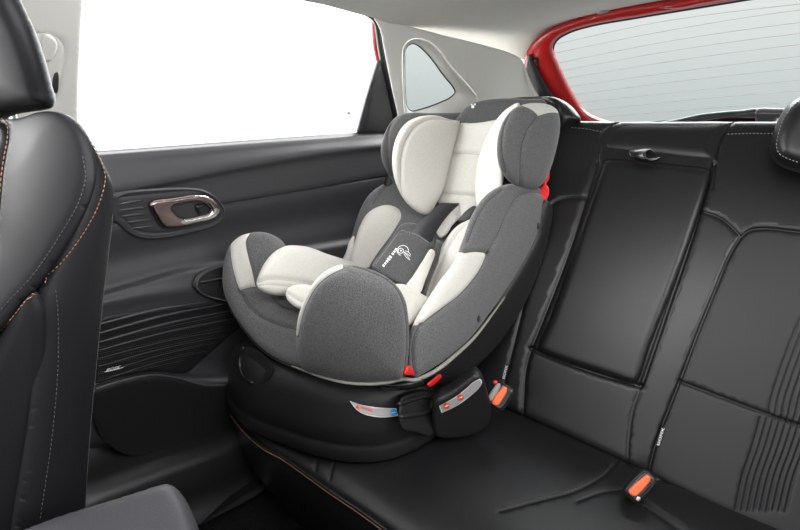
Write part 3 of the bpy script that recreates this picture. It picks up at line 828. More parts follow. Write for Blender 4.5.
# ================================================================== FRONT SEAT
fs = thing('front_seat', 'black leather front seat at the left with tan contrast stitching on its backrest', 'car seat', (-.56, 0, -1.02))
FA = fit((94, 165, 'x', -.345), (43, 281, 'x', -.335), (0, 333, 'x', -.345), (0, 200, 'x', -.43), (58, 112, 'x', -.40), (0, 120, 'x', -.50), quad=True)
fa = Patch([(-60, 100), (-60, 100), (0, 119), (25, 119), (45, 113), (58, 112.5), (71, 116.5), (86.5, 133.5), (95, 156), (96, 180), (88, 207), (72, 238), (43, 281), (20, 308), (0, 331), (-60, 385), (-60, 385)],
           FA, M['leather_front'], bdir=(-1, .17, -.12), H=.005, Hb=.07, r=5, dome=.008, g=4,
           seams=[([(2, 122), (14, 128), (20, 142), (21, 170), (18, 210), (12, 250), (2, 280)], .004, 2.2)])
fa.stitch([(92, 160), (93.5, 180), (86, 206), (70, 236), (41, 279), (18, 305), (-4, 331)], M['thread_dark'], dash=3, gap=1.6, rad=.0003, off=.0004)
fa.cord([(5, 124), (14, 133), (17.5, 150), (17.5, 180), (14.5, 215), (8, 245)], M['piping_tan'], .0014, .0036)
fa.stitch([(8, 121), (19, 129), (24, 145), (24, 180), (21, 215), (14, 250)], M['thread_tan'], dash=3.5, gap=2, rad=.0004, off=.0012)
fa.build('backrest', fs)
FB = fit((94, 165, 'x', -.345), (43, 281, 'x', -.335), (30, 500, 'x', -.33), (113, 182, 'x', -.40), (100, 350, 'x', -.372), (85, 530, 'x', -.36), (70, 119, 'x', -.395), quad=True)
fb = Patch([(76, 121), (86, 135), (100, 158), (112, 183), (113.5, 200), (109, 250), (103, 300), (98, 350), (93, 400), (89, 450), (86, 500), (84, 560), (84, 560), (14, 560), (14, 560), (19, 520), (32, 430), (39, 350), (41, 292), (66, 240), (80, 207), (86, 180), (84, 158), (78, 138)],
           FB, M['leather_front'], bdir=(-1, .17, -.12), H=.005, Hb=.06, lift=-.003, r=5, dome=.006, g=4,
           seams=[([(110, 188), (109, 215), (104, 260), (99, 300), (94, 350), (89, 400), (85, 450), (82, 500), (80, 555)], .0012, 1.2)])
fb.stitch([(86, 137), (96, 160), (97.5, 181), (90, 208), (74, 238), (50, 272), (40, 284)], M['thread_tan'], dash=3, gap=1.6, rad=.0004, off=.0005)
fb.stitch([(49, 290), (50, 350), (44, 430), (31, 520)], M['thread_dark'], dash=3, gap=1.6, rad=.0003, off=.0005)
fb.cord([(108.5, 215), (103.5, 260), (98.5, 300), (93.5, 350), (88.5, 400), (84.5, 450), (81.5, 500), (80, 550)], M['thread_dark'], .0003, .0008)
fb.build('side_panel', fs)
FC = fit((43, 281, 'x', -.335), (46, 350, 'x', -.333), (30, 500, 'x', -.33), (0, 400, 'x', -.37), (0, 520, 'x', -.37), (0, 333, 'x', -.345))
fc = Patch([(-60, 388), (-60, 388), (0, 334), (20, 311), (36, 292), (43, 305), (45, 350), (39, 430), (26, 520), (21, 560), (21, 560), (-60, 560), (-60, 560)], FC, M['leather_front'], bdir=(-1, .17, -.12), H=.005, Hb=.06, r=6, dome=.006, g=4)
fc.stitch([(-4, 342), (22, 314), (42, 290)], M['thread_tan'], dash=3, gap=1.6, rad=.0004, off=.0005)
fc.build('side_bolster', fs)
FH = fit((50, 100, 'x', -.43), (0, 100, 'x', -.52), (20, 0, 'x', -.43), (-40, 0, 'x', -.52))
fh = Patch([(-60, -80), (0, -60), (14, -20), (22, 2), (35, 30), (46, 62), (52, 85), (55.5, 100), (53, 107), (46, 109), (20, 113), (0, 120), (-60, 132)], FH, M['leather_front'], vd=.85, bdir=(-1, .17, -.12), H=.026, Hb=.05, dome=.02, r=18, g=2.8,
           seams=[([(-50, 121), (0, 111), (25, 106.5), (50, 104)], .003, 1.2)])
fh.build('head_restraint', fs)
mb = MB()
tube(mb, [at(8, 100, 'x', -.56), at(10, 150, 'x', -.56)], .006, M['metal'], 10); mb.build('restraint_post', fs)

mb = MB(); box(mb, (-.80, -.16, -.68), (-.38, -.03, -.24), M['leather_front'], .03); mb.build('backrest_core', fs)
mb = MB(); box(mb, (-.82, -.62, -.76), (-.36, -.06, -.60), M['leather_front'], .04); mb.build('seat_cushion', fs)
mb = MB(); box(mb, (-.78, -.55, -1.02), (-.40, -.12, -.74), M['shell'], .02); mb.build('seat_rail', fs)
# ================================================================== CONSOLE
cs = thing('center_console', 'grey leather padded console armrest lid at the bottom left corner', 'console', (-.33, .0, -1.02))
cl = Patch([(-80, 585), (-20, 560), (20, 540), (60, 524), (100, 511), (135, 500), (158, 492.5), (170, 490), (180, 494), (191, 510), (202, 540), (215, 600), (225, 680), (-80, 680)], plane((0, 0, -.255), (0, -.05, 1)), M['leather_grey'], bdir=(.15, -.1, -1), H=.014, Hb=.035, r=16, g=5)
cl.build('armrest_lid', cs)
mb = MB()
O = catmull([(-60, 590), (20, 552), (100, 523), (150, 506), (170, 500), (186, 520), (198, 560), (212, 660), (-60, 670)], True, 6)
P0 = pts_on(plane((0, 0, -.265), (0, 0, 1)), O)+[.012, 0, 0]; rings = [list(P0+[0, 0, -.015]), list(P0*[.98, .98, 1]+[0, 0, -.3]), list(P0*[.95, .95, 1]+[0, 0, -.74])]
loft(mb, rings, M['shell'], True, True, True); mb.build('console_body', cs)

# ================================================================== CHILD SEAT
cseat = thing('child_car_seat', 'grey and cream child car seat with five point harness on a black base', 'child seat', (-.62, .66, -.69))
# ---- base standing on the cushion
mb = MB()
F0 = [(-.874, .50), (-.874, .475), (-.868, .44), (-.81, .418), (-.74, .412), (-.66, .428), (-.57, .452), (-.49, .492), (-.44, .545), (-.412, .62), (-.405, .70), (-.405, .80), (-.43, .85), (-.52, .865), (-.72, .865), (-.84, .86), (-.874, .80), (-.874, .65)]
Fp = catmull(F0, True, .012); cen = np.array([-.63, .66])
def ringz(ins, z, zf=0):
    d = Fp-cen; L = np.linalg.norm(d, axis=1)[:, None]
    q = cen+d*(1-ins/L)
    return [V3(p[0], p[1], z+zf*np.clip((.62-p[1])/.2, 0, 1)) for p in q]
rings = [ringz(.03, -.694), ringz(.004, -.692), ringz(0, -.685), ringz(.002, -.655, .0), ringz(.006, -.650), ringz(.004, -.647), ringz(.012, -.62, .01), ringz(.022, -.585, .02), ringz(.035, -.555, .02), ringz(.06, -.540, .02), ringz(.12, -.535, .015), ringz(.25, -.54)]
loft(mb, rings, M['shell'], True, True, True)
base = mb.build('base', cseat)
BB = BVHTree.FromPolygons([Vector(v) for v in mb.v], mb.f)
# carrying handle opening in the front left corner
hh = on_bvh(BB, [(235, 355), (245, 370), (258, 380), (270, 375), (240, 385)])
hp_ = Patch([(239, 352), (246, 347), (258, 350), (270, 362), (272, 374), (262, 383), (252, 384), (244, 378), (239, 366)], hh, M['seal'], H=.0, Hb=.002, r=1, lift=.001, g=2.5)
hp_.cord([(245, 347), (241.5, 354), (240.5, 362), (242, 371), (246.5, 379), (254, 383)], M['plastic_gloss'], .004, .001)  # glossy bead put in as the curved highlight of the opening
hp_.build('handle_opening', base)
# side box of the base
BX = fit((437, 440, 'z', -.69), (437, 402, 'x', -.385), (478, 377, 'x', -.335), (495, 430, 'z', -.69))
bx = Patch([(433, 404), (436, 399), (450, 391.5), (466, 380), (476, 373.5), (482, 376), (487, 390), (491, 407), (489, 421), (480, 430), (466, 435), (444, 437), (435, 434), (432, 420)], BX, M['shell'], bdir=(-.6, .8, -.08), H=.008, Hb=.04, r=3.5, g=2.8)
bxo = bx.build('side_box', base)
LS = [(437.5, 402.5), (437.5, 402.5), (445, 398.5), (455, 392.5), (465, 384.5), (472, 378.5), (478.5, 375.8), (480, 379), (476, 386), (468, 393), (458, 400.5), (448, 406), (440, 409.5), (440, 409.5)]
def sticker(P, out, parent, name):
    O = catmull(out, True, 1.2); mbk = MB(); c = O.mean(0)
    mbk.add(list(P.on(O, .0012)), [list(range(len(O)))], M['white'], flat=True)
    cdt = delaunay_2d_cdt([Vector(q) for q in (c+(O-c)*.86)], [], [], 0, 1e-4)
    I = c+(O-c)*.90
    dI = np.minimum(1, 1.1/np.maximum(np.linalg.norm(O-c, axis=1), .1)); I = O+(c-O)*dI[:, None]
    mbk.add(list(P.on(I, .0019)), [list(range(len(I)))], M['label'], flat=True)
    return mbk
def disc(mbk, P, c, r, mat, off=.0026):
    th = np.linspace(0, 2*math.pi, 20, endpoint=False)
    q = np.stack([c[0]+r*np.cos(th), c[1]+r*np.sin(th)], 1); mbk.add(list(P.on(q, off)), [list(range(20))], mat, flat=True)
st = sticker(bx, LS, bxo, 's')
for c in ((444.5, 401.8), (458.5, 393.4)):
    disc(st, bx, c, 3.2, M['orange_ink']); tube(st, bx.on([(c[0]-1.8, c[1]+.9), (c[0]+1.8, c[1]-.9)], .003), .0008, M['white'], 4)
st.build('warning_label', bxo, label='silver sticker with two orange round symbols')
# belt slot block between body and side box
bl = fit((400, 410, 'x', -.425), (430, 402, 'x', -.415), (400, 428, 'x', -.41), (430, 425, 'x', -.405))
bk = Patch([(400, 401), (403, 397), (420, 391.5), (432, 392), (437, 398), (436, 430), (430, 436), (415, 432), (404, 430), (400, 424)], bl, M['shell'], vd=.9, bdir=(-.6, .75, -.3), H=.004, Hb=.03, r=3, g=2.6, lift=-.004,
           seams=[([(400, 402), (412, 399), (424, 397)], .004, 1.5)])
bk.cord([(398, 404), (410, 400.5), (424, 396.5), (430, 397), (432, 401), (430, 410), (425, 413), (410, 415.5), (399, 417)], M['shell'], .0045, .001)
bk.build('belt_slot', base)
# front label
class Surf:
    def __init__(s, sup): s.sup = sup
    def on(s, p, off=0):
        P, n_ = frame_on(s.sup, p); return P+n_*off
fl = on_bvh(BB, [(352, 402), (375, 405), (396, 408), (360, 410), (395, 416), (375, 414)])
SF = Surf(lambda p: fl(p)*.994)
st = sticker(SF, [(349.5, 400.5), (349.5, 400.5), (360, 404.3), (375, 407), (387, 408), (396, 408), (396, 408), (398.5, 415.5), (398.5, 415.5), (388, 417), (376, 416.8), (364, 414), (356.5, 409.5)], base, 's')
letters(st, 'WARNING', (360.5, 408), (12, 3.6), (-.4, -2.5), lambda p: SF.on(p, .003), M['orange_ink'], bold=.03)
st.add(list(SF.on([(355, 407.5), (357.3, 403.8), (359.6, 408.8)], .003)), [[0, 1, 2]], M['orange_ink'], flat=True)
disc(st, SF, (393.5, 412), 3.6, M['blue_ink'], .003); tube(st, SF.on([(391, 412.4), (396, 411.6)], .0034), .0008, M['white'], 4)
st.build('warning_label', base, label='silver sticker with orange warning text and a blue round symbol')

# ---- plastic shell: tub under the seat
rim3 = [(-.85, .55, -.42), (-.84, .50, -.45), (-.80, .475, -.485), (-.744, .472, -.50), (-.61, .470, -.50), (-.51, .500, -.50), (-.44, .565, -.50), (-.405, .64, -.50), (-.398, .76, -.475), (-.395, .88, -.44), (-.43, .95, -.43), (-.52, .97, -.43), (-.72, .97, -.43), (-.81, .95, -.43), (-.85, .88, -.44), (-.855, .70, -.43)]
def catm3(p, closed, step):
    p = np.array(p, float); n_ = len(p); out = []
    for i in range(n_ if closed else n_-1):
        p1, p2 = p[i], p[(i+1) % n_]; p0 = p[i-1] if closed or i else 2*p1-p2; p3 = p[(i+2) % n_] if closed or i+2 < n_ else 2*p2-p1
        k = max(1, int(np.linalg.norm(p2-p1)/step))
        for j in range(k):
            s = j/k; out.append(.5*((2*p1)+(-p0+p2)*s+(2*p0-5*p1+4*p2-p3)*s*s+(-p0+3*p1-3*p2+p3)*s**3))
    if not closed: out.append(p[-1])
    return np.array(out)
R = catm3(rim3, True, .012); c3 = np.array([-.62, .70])
def rs_(s, z, b=1):
    q = R.copy(); q[:, :2] = c3+(q[:, :2]-c3)*s; q[:, 2] = q[:, 2]*(1-b)+z*b; return list(q)
mb = MB(); loft(mb, [rs_(.5, -.40, .5), rs_(.97, -.40, 0), rs_(.99, -.5, .0), rs_(.985, -.52, .25), rs_(.93, -.53, .6), rs_(.82, -.55, .9), rs_(.70, -.562, 1), rs_(.45, -.575, 1)], M['shell'], True, True, True)
mb.build('seat_shell', cseat)
# back shell leaning on the vehicle seat
mb = MB(); rings = []
for t_ in np.linspace(0, 1, 12):
    y0 = .945+.19*t_; z = -.47+.35*t_; wv = .215-.012*t_-.03*max(0, t_-.85)/.15
    c = -.622
    sec = [(-wv, -.075), (-wv-.004, -.03), (-wv+.02, .005), (-wv+.08, .022), (0, .026), (wv-.08, .022), (wv-.02, .005), (wv+.004, -.03), (wv, -.075), (wv-.02, -.072), (wv-.04, -.02), (0, -.01), (-wv+.04, -.02), (-wv+.02, -.072)]
    rings.append([V3(c+a_, y0+b_*.88, z-b_*.4) for a_, b_ in sec])
loft(mb, rings, M['shell'], True, True, True); mb.build('back_shell', cseat)
# dark outer side of the shell below the fabric edge
ss = Patch([(420, 374), (440, 362), (480, 320), (510, 280), (535, 235), (545, 200), (551, 205), (548, 235), (530, 290), (508, 330), (490, 352), (468, 372), (445, 384), (425, 384)],
           fit((500, 320, 'y', .90), (545, 215, 'y', 1.06), (440, 378, 'x', -.42), (520, 300, 'y', .96)), M['shell'], H=.01, Hb=.05, r=5, g=4)
sso = ss.build('shell_side', cseat)
Patch([(427, 385), (434, 378), (440, 374), (442, 376), (437, 382), (430, 387)], fit((500, 320, 'x', -.40), (545, 215, 'x', -.39), (440, 378, 'x', -.40), (430, 384, 'x', -.40)), M['red_plastic'], H=.002, Hb=.002, r=1.5, g=1.6).build('recline_indicator', cseat)
rl = Patch([(378, 381), (395, 383), (412, 381), (422, 377), (424, 381), (414, 386), (395, 388), (380, 386)], fit((380, 383, 'z', -.513), (422, 380, 'x', -.40), (400, 386, 'x', -.43)), M['plastic_gloss'], H=.006, Hb=.02, r=2.5, g=2)
rl.build('recline_handle', cseat)

G, GD, CR, MS = M['fab_grey'], M['fab_dark'], M['cream'], M['fab_mesh']
def fab(name, out, sup, mt, H, Hb, r, dome=0, regions=(), seams=(), stitch=None, lift=0, g=2.8, parent=None, **k):
    seams = [(a_, b_*1.7, c_*1.25) for a_, b_, c_ in seams]
    p = Patch(out, sup, mt, vd=.8, thread=((M['seam_cream'], .0006) if mt == M['cream'] else (M['seam_grey'], .0006)), H=H, Hb=Hb, r=r, dome=dome, regions=regions, seams=seams, lift=lift, g=g)
    return p, p.build(name, parent or cseat, **k)
# rear top of the backrest cover with small emblem
p = Patch([(455, 122), (461, 113), (468, 106), (480, 101), (500, 98.5), (525, 99), (545, 101), (545, 120), (500, 135), (460, 130)], fit((463, 117, 'y', 1.12), (500, 98, 'y', 1.165), (545, 101, 'y', 1.165), (500, 135, 'y', 1.12)), GD, H=.014, Hb=.02, r=6, dome=.004, g=2.8, vd=.8)
ee = [(471.5, 105), (473.5, 102.5), (474.5, 104.5), (477, 103), (477.5, 105.5), (475.5, 108), (472.5, 108)]
disc(p.mb, p, (473.3, 107.3), 1.6, M['white'], .001); disc(p.mb, p, (472, 105), .9, M['white'], .001); disc(p.mb, p, (475.3, 104.8), 1.0, M['white'], .001)
p.build('backrest_top_cover', cseat)
# left outer wing
WA = fit((385, 150, 'x', -.79), (397, 117, 'x', -.80), (450, 113, 'y', 1.13), (385, 172, 'x', -.79), (400, 190, 'y', 1.02), (465, 116, 'y', 1.15), (450, 150, 'y', 1.16), (430, 190, 'y', 1.10))
fab('head_wing', [(382, 160), (381, 147), (384.5, 134), (391, 122), (400, 114.5), (412, 112.5), (430, 113), (452, 113), (466, 114), (470, 125), (455, 140), (430, 190), (400, 200), (392, 180), (386, 170)], WA, G, .014, .03, 7, dome=.01,
    seams=[([(398, 114), (390, 126), (387, 140), (387.5, 158), (393, 175)], .004, 1.3)])
# left cream head pad
WB = fit((393, 160, 'y', .925), (455, 150, 'y', 1.06), (445, 190, 'y', 1.01), (458, 121, 'y', 1.10), (425, 214, 'y', .93), (420, 118, 'y', 1.0), (400, 190, 'y', .905), quad=True)
fab('head_side_pad', [(392.5, 168), (393, 150), (398, 134), (407, 122.5), (420, 116.5), (436, 115.5), (450, 119.5), (460, 121), (460, 121), (457, 136), (452, 155), (448, 172), (444, 188), (437, 202), (430, 213), (424, 214.5), (413, 209), (403, 198), (396, 184)], WB, CR, .016, .04, 8, dome=.008,
    seams=[([(402, 198), (400.5, 180), (401, 158), (405, 142), (414, 128), (426, 121), (440, 119.5), (452, 121)], .004, 1.3)], label='left cream padded head wing lining')
# right inner cream pad
WD = fit((478, 180, 'y', 1.00), (487, 135, 'y', 1.03), (502, 113, 'y', 1.06), (518, 104, 'y', 1.04), (500, 150, 'y', .95), (497, 185, 'y', .94), (483, 212, 'y', .955))
fab('head_side_pad', [(519, 103), (508, 108), (497, 119), (487, 136), (480, 154), (476, 172), (475, 192), (477, 206), (482, 213), (488, 205), (498, 195), (503, 180), (503, 160), (503, 140), (508, 122), (519, 110)], WD, CR, .014, .03, 6, dome=.004,
    seams=[([(514, 106), (501, 119), (491, 138), (485, 160), (482, 180), (482, 204)], .004, 1.3)], label='narrow cream lining of the right head wing')
# centre head panel
WC = fit((470, 150, 'y', 1.07), (480, 122, 'y', 1.11), (440, 195, 'y', 1.015), (478, 197, 'y', 1.015))
fab('head_pad', [(459, 122), (459, 122), (475, 123), (500, 119), (508, 117), (508, 117), (492, 150), (482, 200), (482, 200), (478, 213), (468, 218), (455, 213), (440, 205), (437, 200), (437, 200), (448, 160)], WC, CR, .010, .05, 5, dome=.006,
    seams=[([(449, 153.5), (468, 154), (484, 155.5)], .005, 1.3), ([(440, 192.5), (458, 194.5), (478, 196.5)], .005, 1.3)])
# right outer head wing
WE = fit((500, 150, 'x', -.437), (520, 106, 'x', -.43), (558, 125, 'x', -.385), (518, 184, 'x', -.412), (547, 175, 'x', -.387), (530, 140, 'x', -.395), quad=True)
fab('head_wing', [(497, 152), (498.5, 135), (504, 120), (513, 109), (524, 104.5), (536, 103), (548, 104.5), (556, 109), (559.5, 118), (559.5, 132), (556, 150), (550, 170), (544, 182), (536, 188.5), (520, 187), (508, 180), (500, 168)], WE, G, .02, .05, 10, dome=.012,
    regions=[([(523, 100), (556, 100), (560, 113.5), (560, 113.5), (548, 113.5), (536, 116.5), (536, 116.5), (530, 111), (522, 106.5), (522, 106.5)], M['trimfab'] if 'trimfab' in M else CR)],
    seams=[([(535, 117), (526, 129), (520, 145), (518.5, 165), (519, 187)], .005, 1.4), ([(510, 112), (503, 128), (501, 150), (505, 172)], .003, 1.2)])
# red belt guides behind the right side
fab('belt_guide', [(541, 187), (545, 176), (549, 170), (549, 180), (546, 184), (549, 188), (548, 197), (543, 201), (538, 193), (534, 189)], fit((545, 190, 'y', 1.07), (549, 172, 'y', 1.10), (536, 189, 'y', 1.06), (548, 200, 'y', 1.06)), M['red_plastic'], .004, .015, 2, g=1.8, label='red belt guide at the shoulder')
fab('side_lining', [(342, 264), (346, 252), (350, 240), (354, 236), (354, 250), (352, 266)], fit((343, 262, 'x', -.79), (354, 237, 'x', -.79), (352, 266, 'x', -.77)), CR, .004, .02, 2.5, g=1.8, label='small cream sliver at the left seat joint')
# left torso bolster, grey outer
TJ = fit((343, 262, 'x', -.80), (370, 193, 'x', -.84), (400, 190, 'x', -.80), (420, 220, 'y', .96), (360, 230, 'x', -.82), quad=True)
fab('side_bolster', [(350, 245), (353, 232), (358, 215), (364, 202), (372, 192), (384, 184), (396, 180), (408, 190), (430, 212), (430, 240), (400, 262), (365, 272), (350, 262)], TJ, G, .014, .03, 7, dome=.008,
    seams=[([(392, 182), (380, 194), (373, 205)], .004, 1.3)])
TP = fit((352, 263, 'x', -.775), (374, 208, 'x', -.79), (396, 210, 'x', -.745), (418, 235, 'x', -.69), (390, 285, 'x', -.68), (370, 245, 'x', -.75), quad=True)
fab('side_lining', [(350, 258), (354, 245), (359, 228), (366, 215), (376, 207.5), (388, 205), (398, 208.5), (406, 217), (412, 230), (412, 255), (396, 285), (370, 290), (352, 275)], TP, CR, .014, .03, 7, dome=.008, label='left cream side lining of the backrest')
# centre of the backrest behind the harness
CB_ = fit((455, 205, 'y', 1.03), (430, 240, 'y', .95), (405, 290, 'y', .83), (470, 240, 'y', .95))
fab('back_pad', [(420, 205), (440, 196), (480, 196), (485, 215), (470, 250), (440, 300), (410, 310), (385, 300), (385, 270)], CB_, GD, .004, .04, 4)
CT = fit((455, 205, 'y', 1.0), (435, 232, 'y', .945), (470, 215, 'y', .975))
fab('back_pad', [(457, 205), (466, 203), (471, 207), (468, 212), (459, 219), (452, 226), (447, 234), (441, 238), (436, 232), (433, 226), (438, 220), (447, 212)], CT, CR, .006, .01, 3, g=2, label='cream tongue of the back pad between the shoulder straps')
# inner right linings
RI = fit((424, 300, 'y', .74), (476, 222, 'y', .93), (455, 230, 'y', .91), (465, 245, 'y', .87), (430, 285, 'y', .77))
fab('side_lining', [(424, 303), (426, 290), (431, 275), (438, 255), (446, 239), (456, 227), (466, 221), (478, 218), (482, 228), (474, 245), (463, 260), (452, 275), (438, 296), (430, 305)], RI, CR, .012, .03, 5, dome=.004,
    seams=[([(470, 222), (458, 234), (448, 250), (438, 270), (430, 292)], .005, 1.4)], label='right cream side lining of the backrest')
# seat pan linings
PR = fit((400, 290, 'y', .625), (415, 320, 'x', -.45), (428, 300, 'x', -.46), (405, 300, 'y', .61))
fab('thigh_pad', [(392, 286), (402, 284), (412, 288), (422, 294), (429, 299), (425, 308), (417, 318), (408, 326), (402, 318), (398, 300)], PR, CR, .010, .02, 5, dome=.004, g=2.4, label='right cream thigh pad between the dome and the harness')
fab('side_lining', [(405, 288), (413, 276), (422, 262), (431, 249), (435, 252), (431, 266), (425, 281), (420, 293), (412, 294)], fit((405, 288, 'y', .65), (436, 240, 'y', .81), (428, 290, 'y', .69)), CR, .005, .01, 3, g=2.2, label='cream strip beside the harness pad')
PL = fit((257, 287, 'x', -.74), (300, 246, 'x', -.75), (275, 253, 'x', -.748), (352, 264, 'x', -.745), (300, 290, 'x', -.69), (345, 290, 'x', -.67), quad=True)
fab('thigh_pad', [(256.5, 285), (259, 274), (266, 261), (275, 251.5), (286, 246), (297, 245.5), (310, 247.5), (326, 253.5), (340, 258), (352, 262), (368, 272), (372, 290), (345, 300), (322, 294), (305, 291), (290, 295), (275, 295.5), (262, 291.5)], PL, CR, .018, .03, 8, dome=.010,
    seams=[([(256, 283.5), (268, 280), (285, 280.5), (302, 283), (315, 286)], .006, 1.6), ([(257, 286), (268, 285), (285, 286.5), (300, 288)], .003, 1.2)], label='left cream thigh pad of the seat')
fab('thigh_pad', [(286, 297), (286.5, 290), (291, 286), (300, 284.5), (312, 286), (318, 296), (312, 308), (300, 309), (292, 305)], fit((286, 297, 'z', -.372), (312, 286, 'z', -.362), (300, 308, 'z', -.388)), CR, .012, .015, 4, dome=.002, g=2.2,
    seams=[([(288, 294), (294, 298), (304, 303)], .003, 1.2)], label='small cream crotch pad of the seat')
Patch([(269, 299), (272, 297.5), (282, 296), (290, 298), (297, 304), (302, 311), (296, 313), (284, 311), (276, 306)], fit((269, 299, 'z', -.412), (282, 296, 'z', -.41), (300, 312, 'z', -.415)), GD, H=.004, Hb=.004, r=2, g=1.8, lift=.012,
      seams=[([(271, 301), (280, 307), (292, 312)], .002, 1)]).build('crotch_strap_cover', cseat)
# front: left bolster and front lip
PM = fit((226, 290, 'x', -.85), (230, 250, 'x', -.84), (256, 232, 'x', -.82), (285, 247, 'x', -.78), (260, 345, 'z', -.5), (300, 367, 'z', -.5), (325, 376, 'z', -.5), (270, 300, 'z', -.425), (300, 320, 'z', -.43), (250, 270, 'x', -.825), quad=True)
cream_l = [(231, 240), (240, 230), (250, 230), (250, 234), (247, 242), (249, 255), (253, 270), (257, 287), (257, 287), (248, 288.5), (241, 291.5), (241, 291.5), (236, 276), (232, 258)]
pm, pmo = fab('front_cover', [(224, 292), (222.5, 278), (224, 262), (229, 247), (238, 237.5), (250, 233), (262, 232), (274, 235.5), (283, 242), (286, 248), (281, 258), (276, 275), (290, 288), (330, 292), (345, 320), (345, 370), (335, 379), (322, 375.5), (300, 367.5), (280, 360), (262, 348.5), (246, 331), (233, 312)], PM, G, .020, .03, 9, dome=.006,
    regions=[(cream_l, CR)], seams=[([(241, 291), (249, 305), (262, 317), (280, 325), (300, 330)], .004, 1.4), ([(241, 291), (236, 276), (232, 258), (231, 243)], .0025, 1.1), ([(257, 287), (253, 270), (249, 255), (247, 242), (251, 233)], .003, 1.2), ([(257, 287), (248, 288.5), (241, 291)], .003, 1.2)])
# right front dome
PN = fit((299, 345, 'y', .452), (345, 268, 'x', -.475), (405, 300, 'x', -.425), (405, 375, 'x', -.425), (350, 380, 'z', -.5), (355, 325, 'x', -.468), (300, 366, 'y', .462), quad=True)
fab('thigh_bolster', [(297, 352), (296.5, 335), (299, 315), (305, 298), (314, 282), (326, 271), (340, 265), (352, 265), (368, 268.5), (384, 275.5), (397, 286), (405, 300), (408.5, 320), (409, 345), (407, 365), (404, 377), (390, 381), (365, 382.5), (345, 381), (322, 375.5), (303, 368.5)], PN, MS, .028, .06, 16, dome=.015,
    regions=[([(290, 335), (300, 334), (300, 334), (303, 322), (308, 305), (317, 288), (328, 277), (340, 270), (343, 269), (341, 262), (320, 260), (296, 290)], CR)],
    seams=[([(343, 269), (328, 277), (317, 288), (308, 305), (303, 322), (300, 336)], .003, 1.2), ([(352, 266), (370, 272), (386, 280), (396, 290), (402, 305), (405, 325), (405, 350), (402, 377)], .004, 1.4)])
# right torso bolster
TG = fit((500, 300, 'x', -.392), (545, 195, 'x', -.392), (440, 367, 'x', -.40), (411, 330, 'x', -.425), (455, 262, 'x', -.44), (500, 187, 'x', -.435), (415, 372, 'x', -.42), (480, 250, 'x', -.405), quad=True)
cream_r = [(407, 316), (414, 300), (430, 276), (446, 256), (458, 252.5), (463, 253.5), (463, 253.5), (474, 252.5), (484, 254), (484, 254), (478, 268), (468, 282), (455, 296), (440, 307), (428, 316), (419.5, 323), (412, 325), (407, 325)]
pg, pgo = fab('side_bolster', [(410, 374), (408.5, 358), (409.5, 340), (412, 327), (418, 315), (428, 299), (440, 281), (454, 262), (463, 240), (473, 213), (484, 197), (496, 188), (510, 184), (526, 184.5), (540, 189.5), (546.5, 197), (545, 210), (540, 228), (528, 253), (510, 283), (492, 309), (472, 335), (455, 351), (440, 363), (425, 372), (416, 376.5)], TG, G, .022, .05, 11, dome=.010,
    regions=[(cream_r, CR)],
    seams=[([(484, 254), (495, 235), (505, 212), (514, 199), (524, 194), (536, 193.5), (545, 197)], .006, 1.5), ([(485, 253), (476, 272), (460, 292), (440, 308), (420, 323)], .004, 1.2), ([(463, 253), (474, 252), (485, 253)], .003, 1.1), ([(466, 243), (476, 218), (486, 203), (500, 191)], .003, 1.2),
           ([(419, 323), (413, 338), (412, 358), (414, 372)], .004, 1.3)])
for c_ in ((535.5, 227), (476.5, 317.5)):
    mb = MB(); th_ = np.linspace(0, 2*math.pi, 14, endpoint=False)
    r0 = pg.on(np.stack([c_[0]+1.5*np.cos(th_), c_[1]+3.6*np.sin(th_)], 1), .0006); r1 = pg.on(np.stack([c_[0]+.9*np.cos(th_), c_[1]+2.4*np.sin(th_)], 1), .002); rb_ = pg.on(np.stack([c_[0]+1.5*np.cos(th_), c_[1]+3.6*np.sin(th_)], 1), -.002)
    loft(mb, [list(rb_), list(r0), list(r1)], M['seam_grey'], True, True, True); mb.build('cover_button', cseat)
# red flash where the two bolsters meet
Patch([(399.5, 372.5), (401, 367), (403.5, 363), (407, 366), (412, 371.5), (406, 373)], fit((400, 378, 'x', -.425), (415, 378, 'x', -.418), (406, 362, 'x', -.425)), M['red_plastic'], H=.003, Hb=.01, r=1.5, lift=.012, g=1.6).build('belt_guide', cseat, label='small red belt guide at the hip')
# elastic edge following the lower rim of the cover
rimpx = [(292, 366), (305, 371), (322, 377), (345, 382.5), (370, 384), (390, 382), (404, 379), (414, 380), (428, 375), (441, 367), (457, 354), (474, 338), (494, 312), (512, 286), (530, 256), (541, 232), (547, 208)]
rd = fit((300, 368, 'y', .465), (350, 381, 'z', -.5), (405, 379, 'x', -.422), (440, 368, 'x', -.398), (500, 304, 'x', -.394), (546, 205, 'x', -.395), (460, 352, 'x', -.395), quad=True)
mb = MB(); Lr = catmull(rimpx, False, 3); Wr = np.interp(np.linspace(0, 1, len(Lr)), [0, .08, .3, .45, .6, .75, 1], [.0015, .0026, .0035, .0042, .003, .0016, .0014])
tube(mb, pts_on(rd, Lr)*.985, list(Wr), M['elastic'], 8); mb.build('elastic_edge', cseat)
fa2 = [(224, 293), (233, 313), (246, 332.5), (262, 350), (280, 361.5), (298, 369)]
mb = MB(); tube(mb, pts_on(fit((226, 290, 'x', -.85), (260, 346, 'z', -.5), (300, 368, 'z', -.5)), catmull(fa2, False, 3)), .002, M['seam_grey'], 6); mb.build('elastic_edge', cseat, label='dark edging of the front lip')
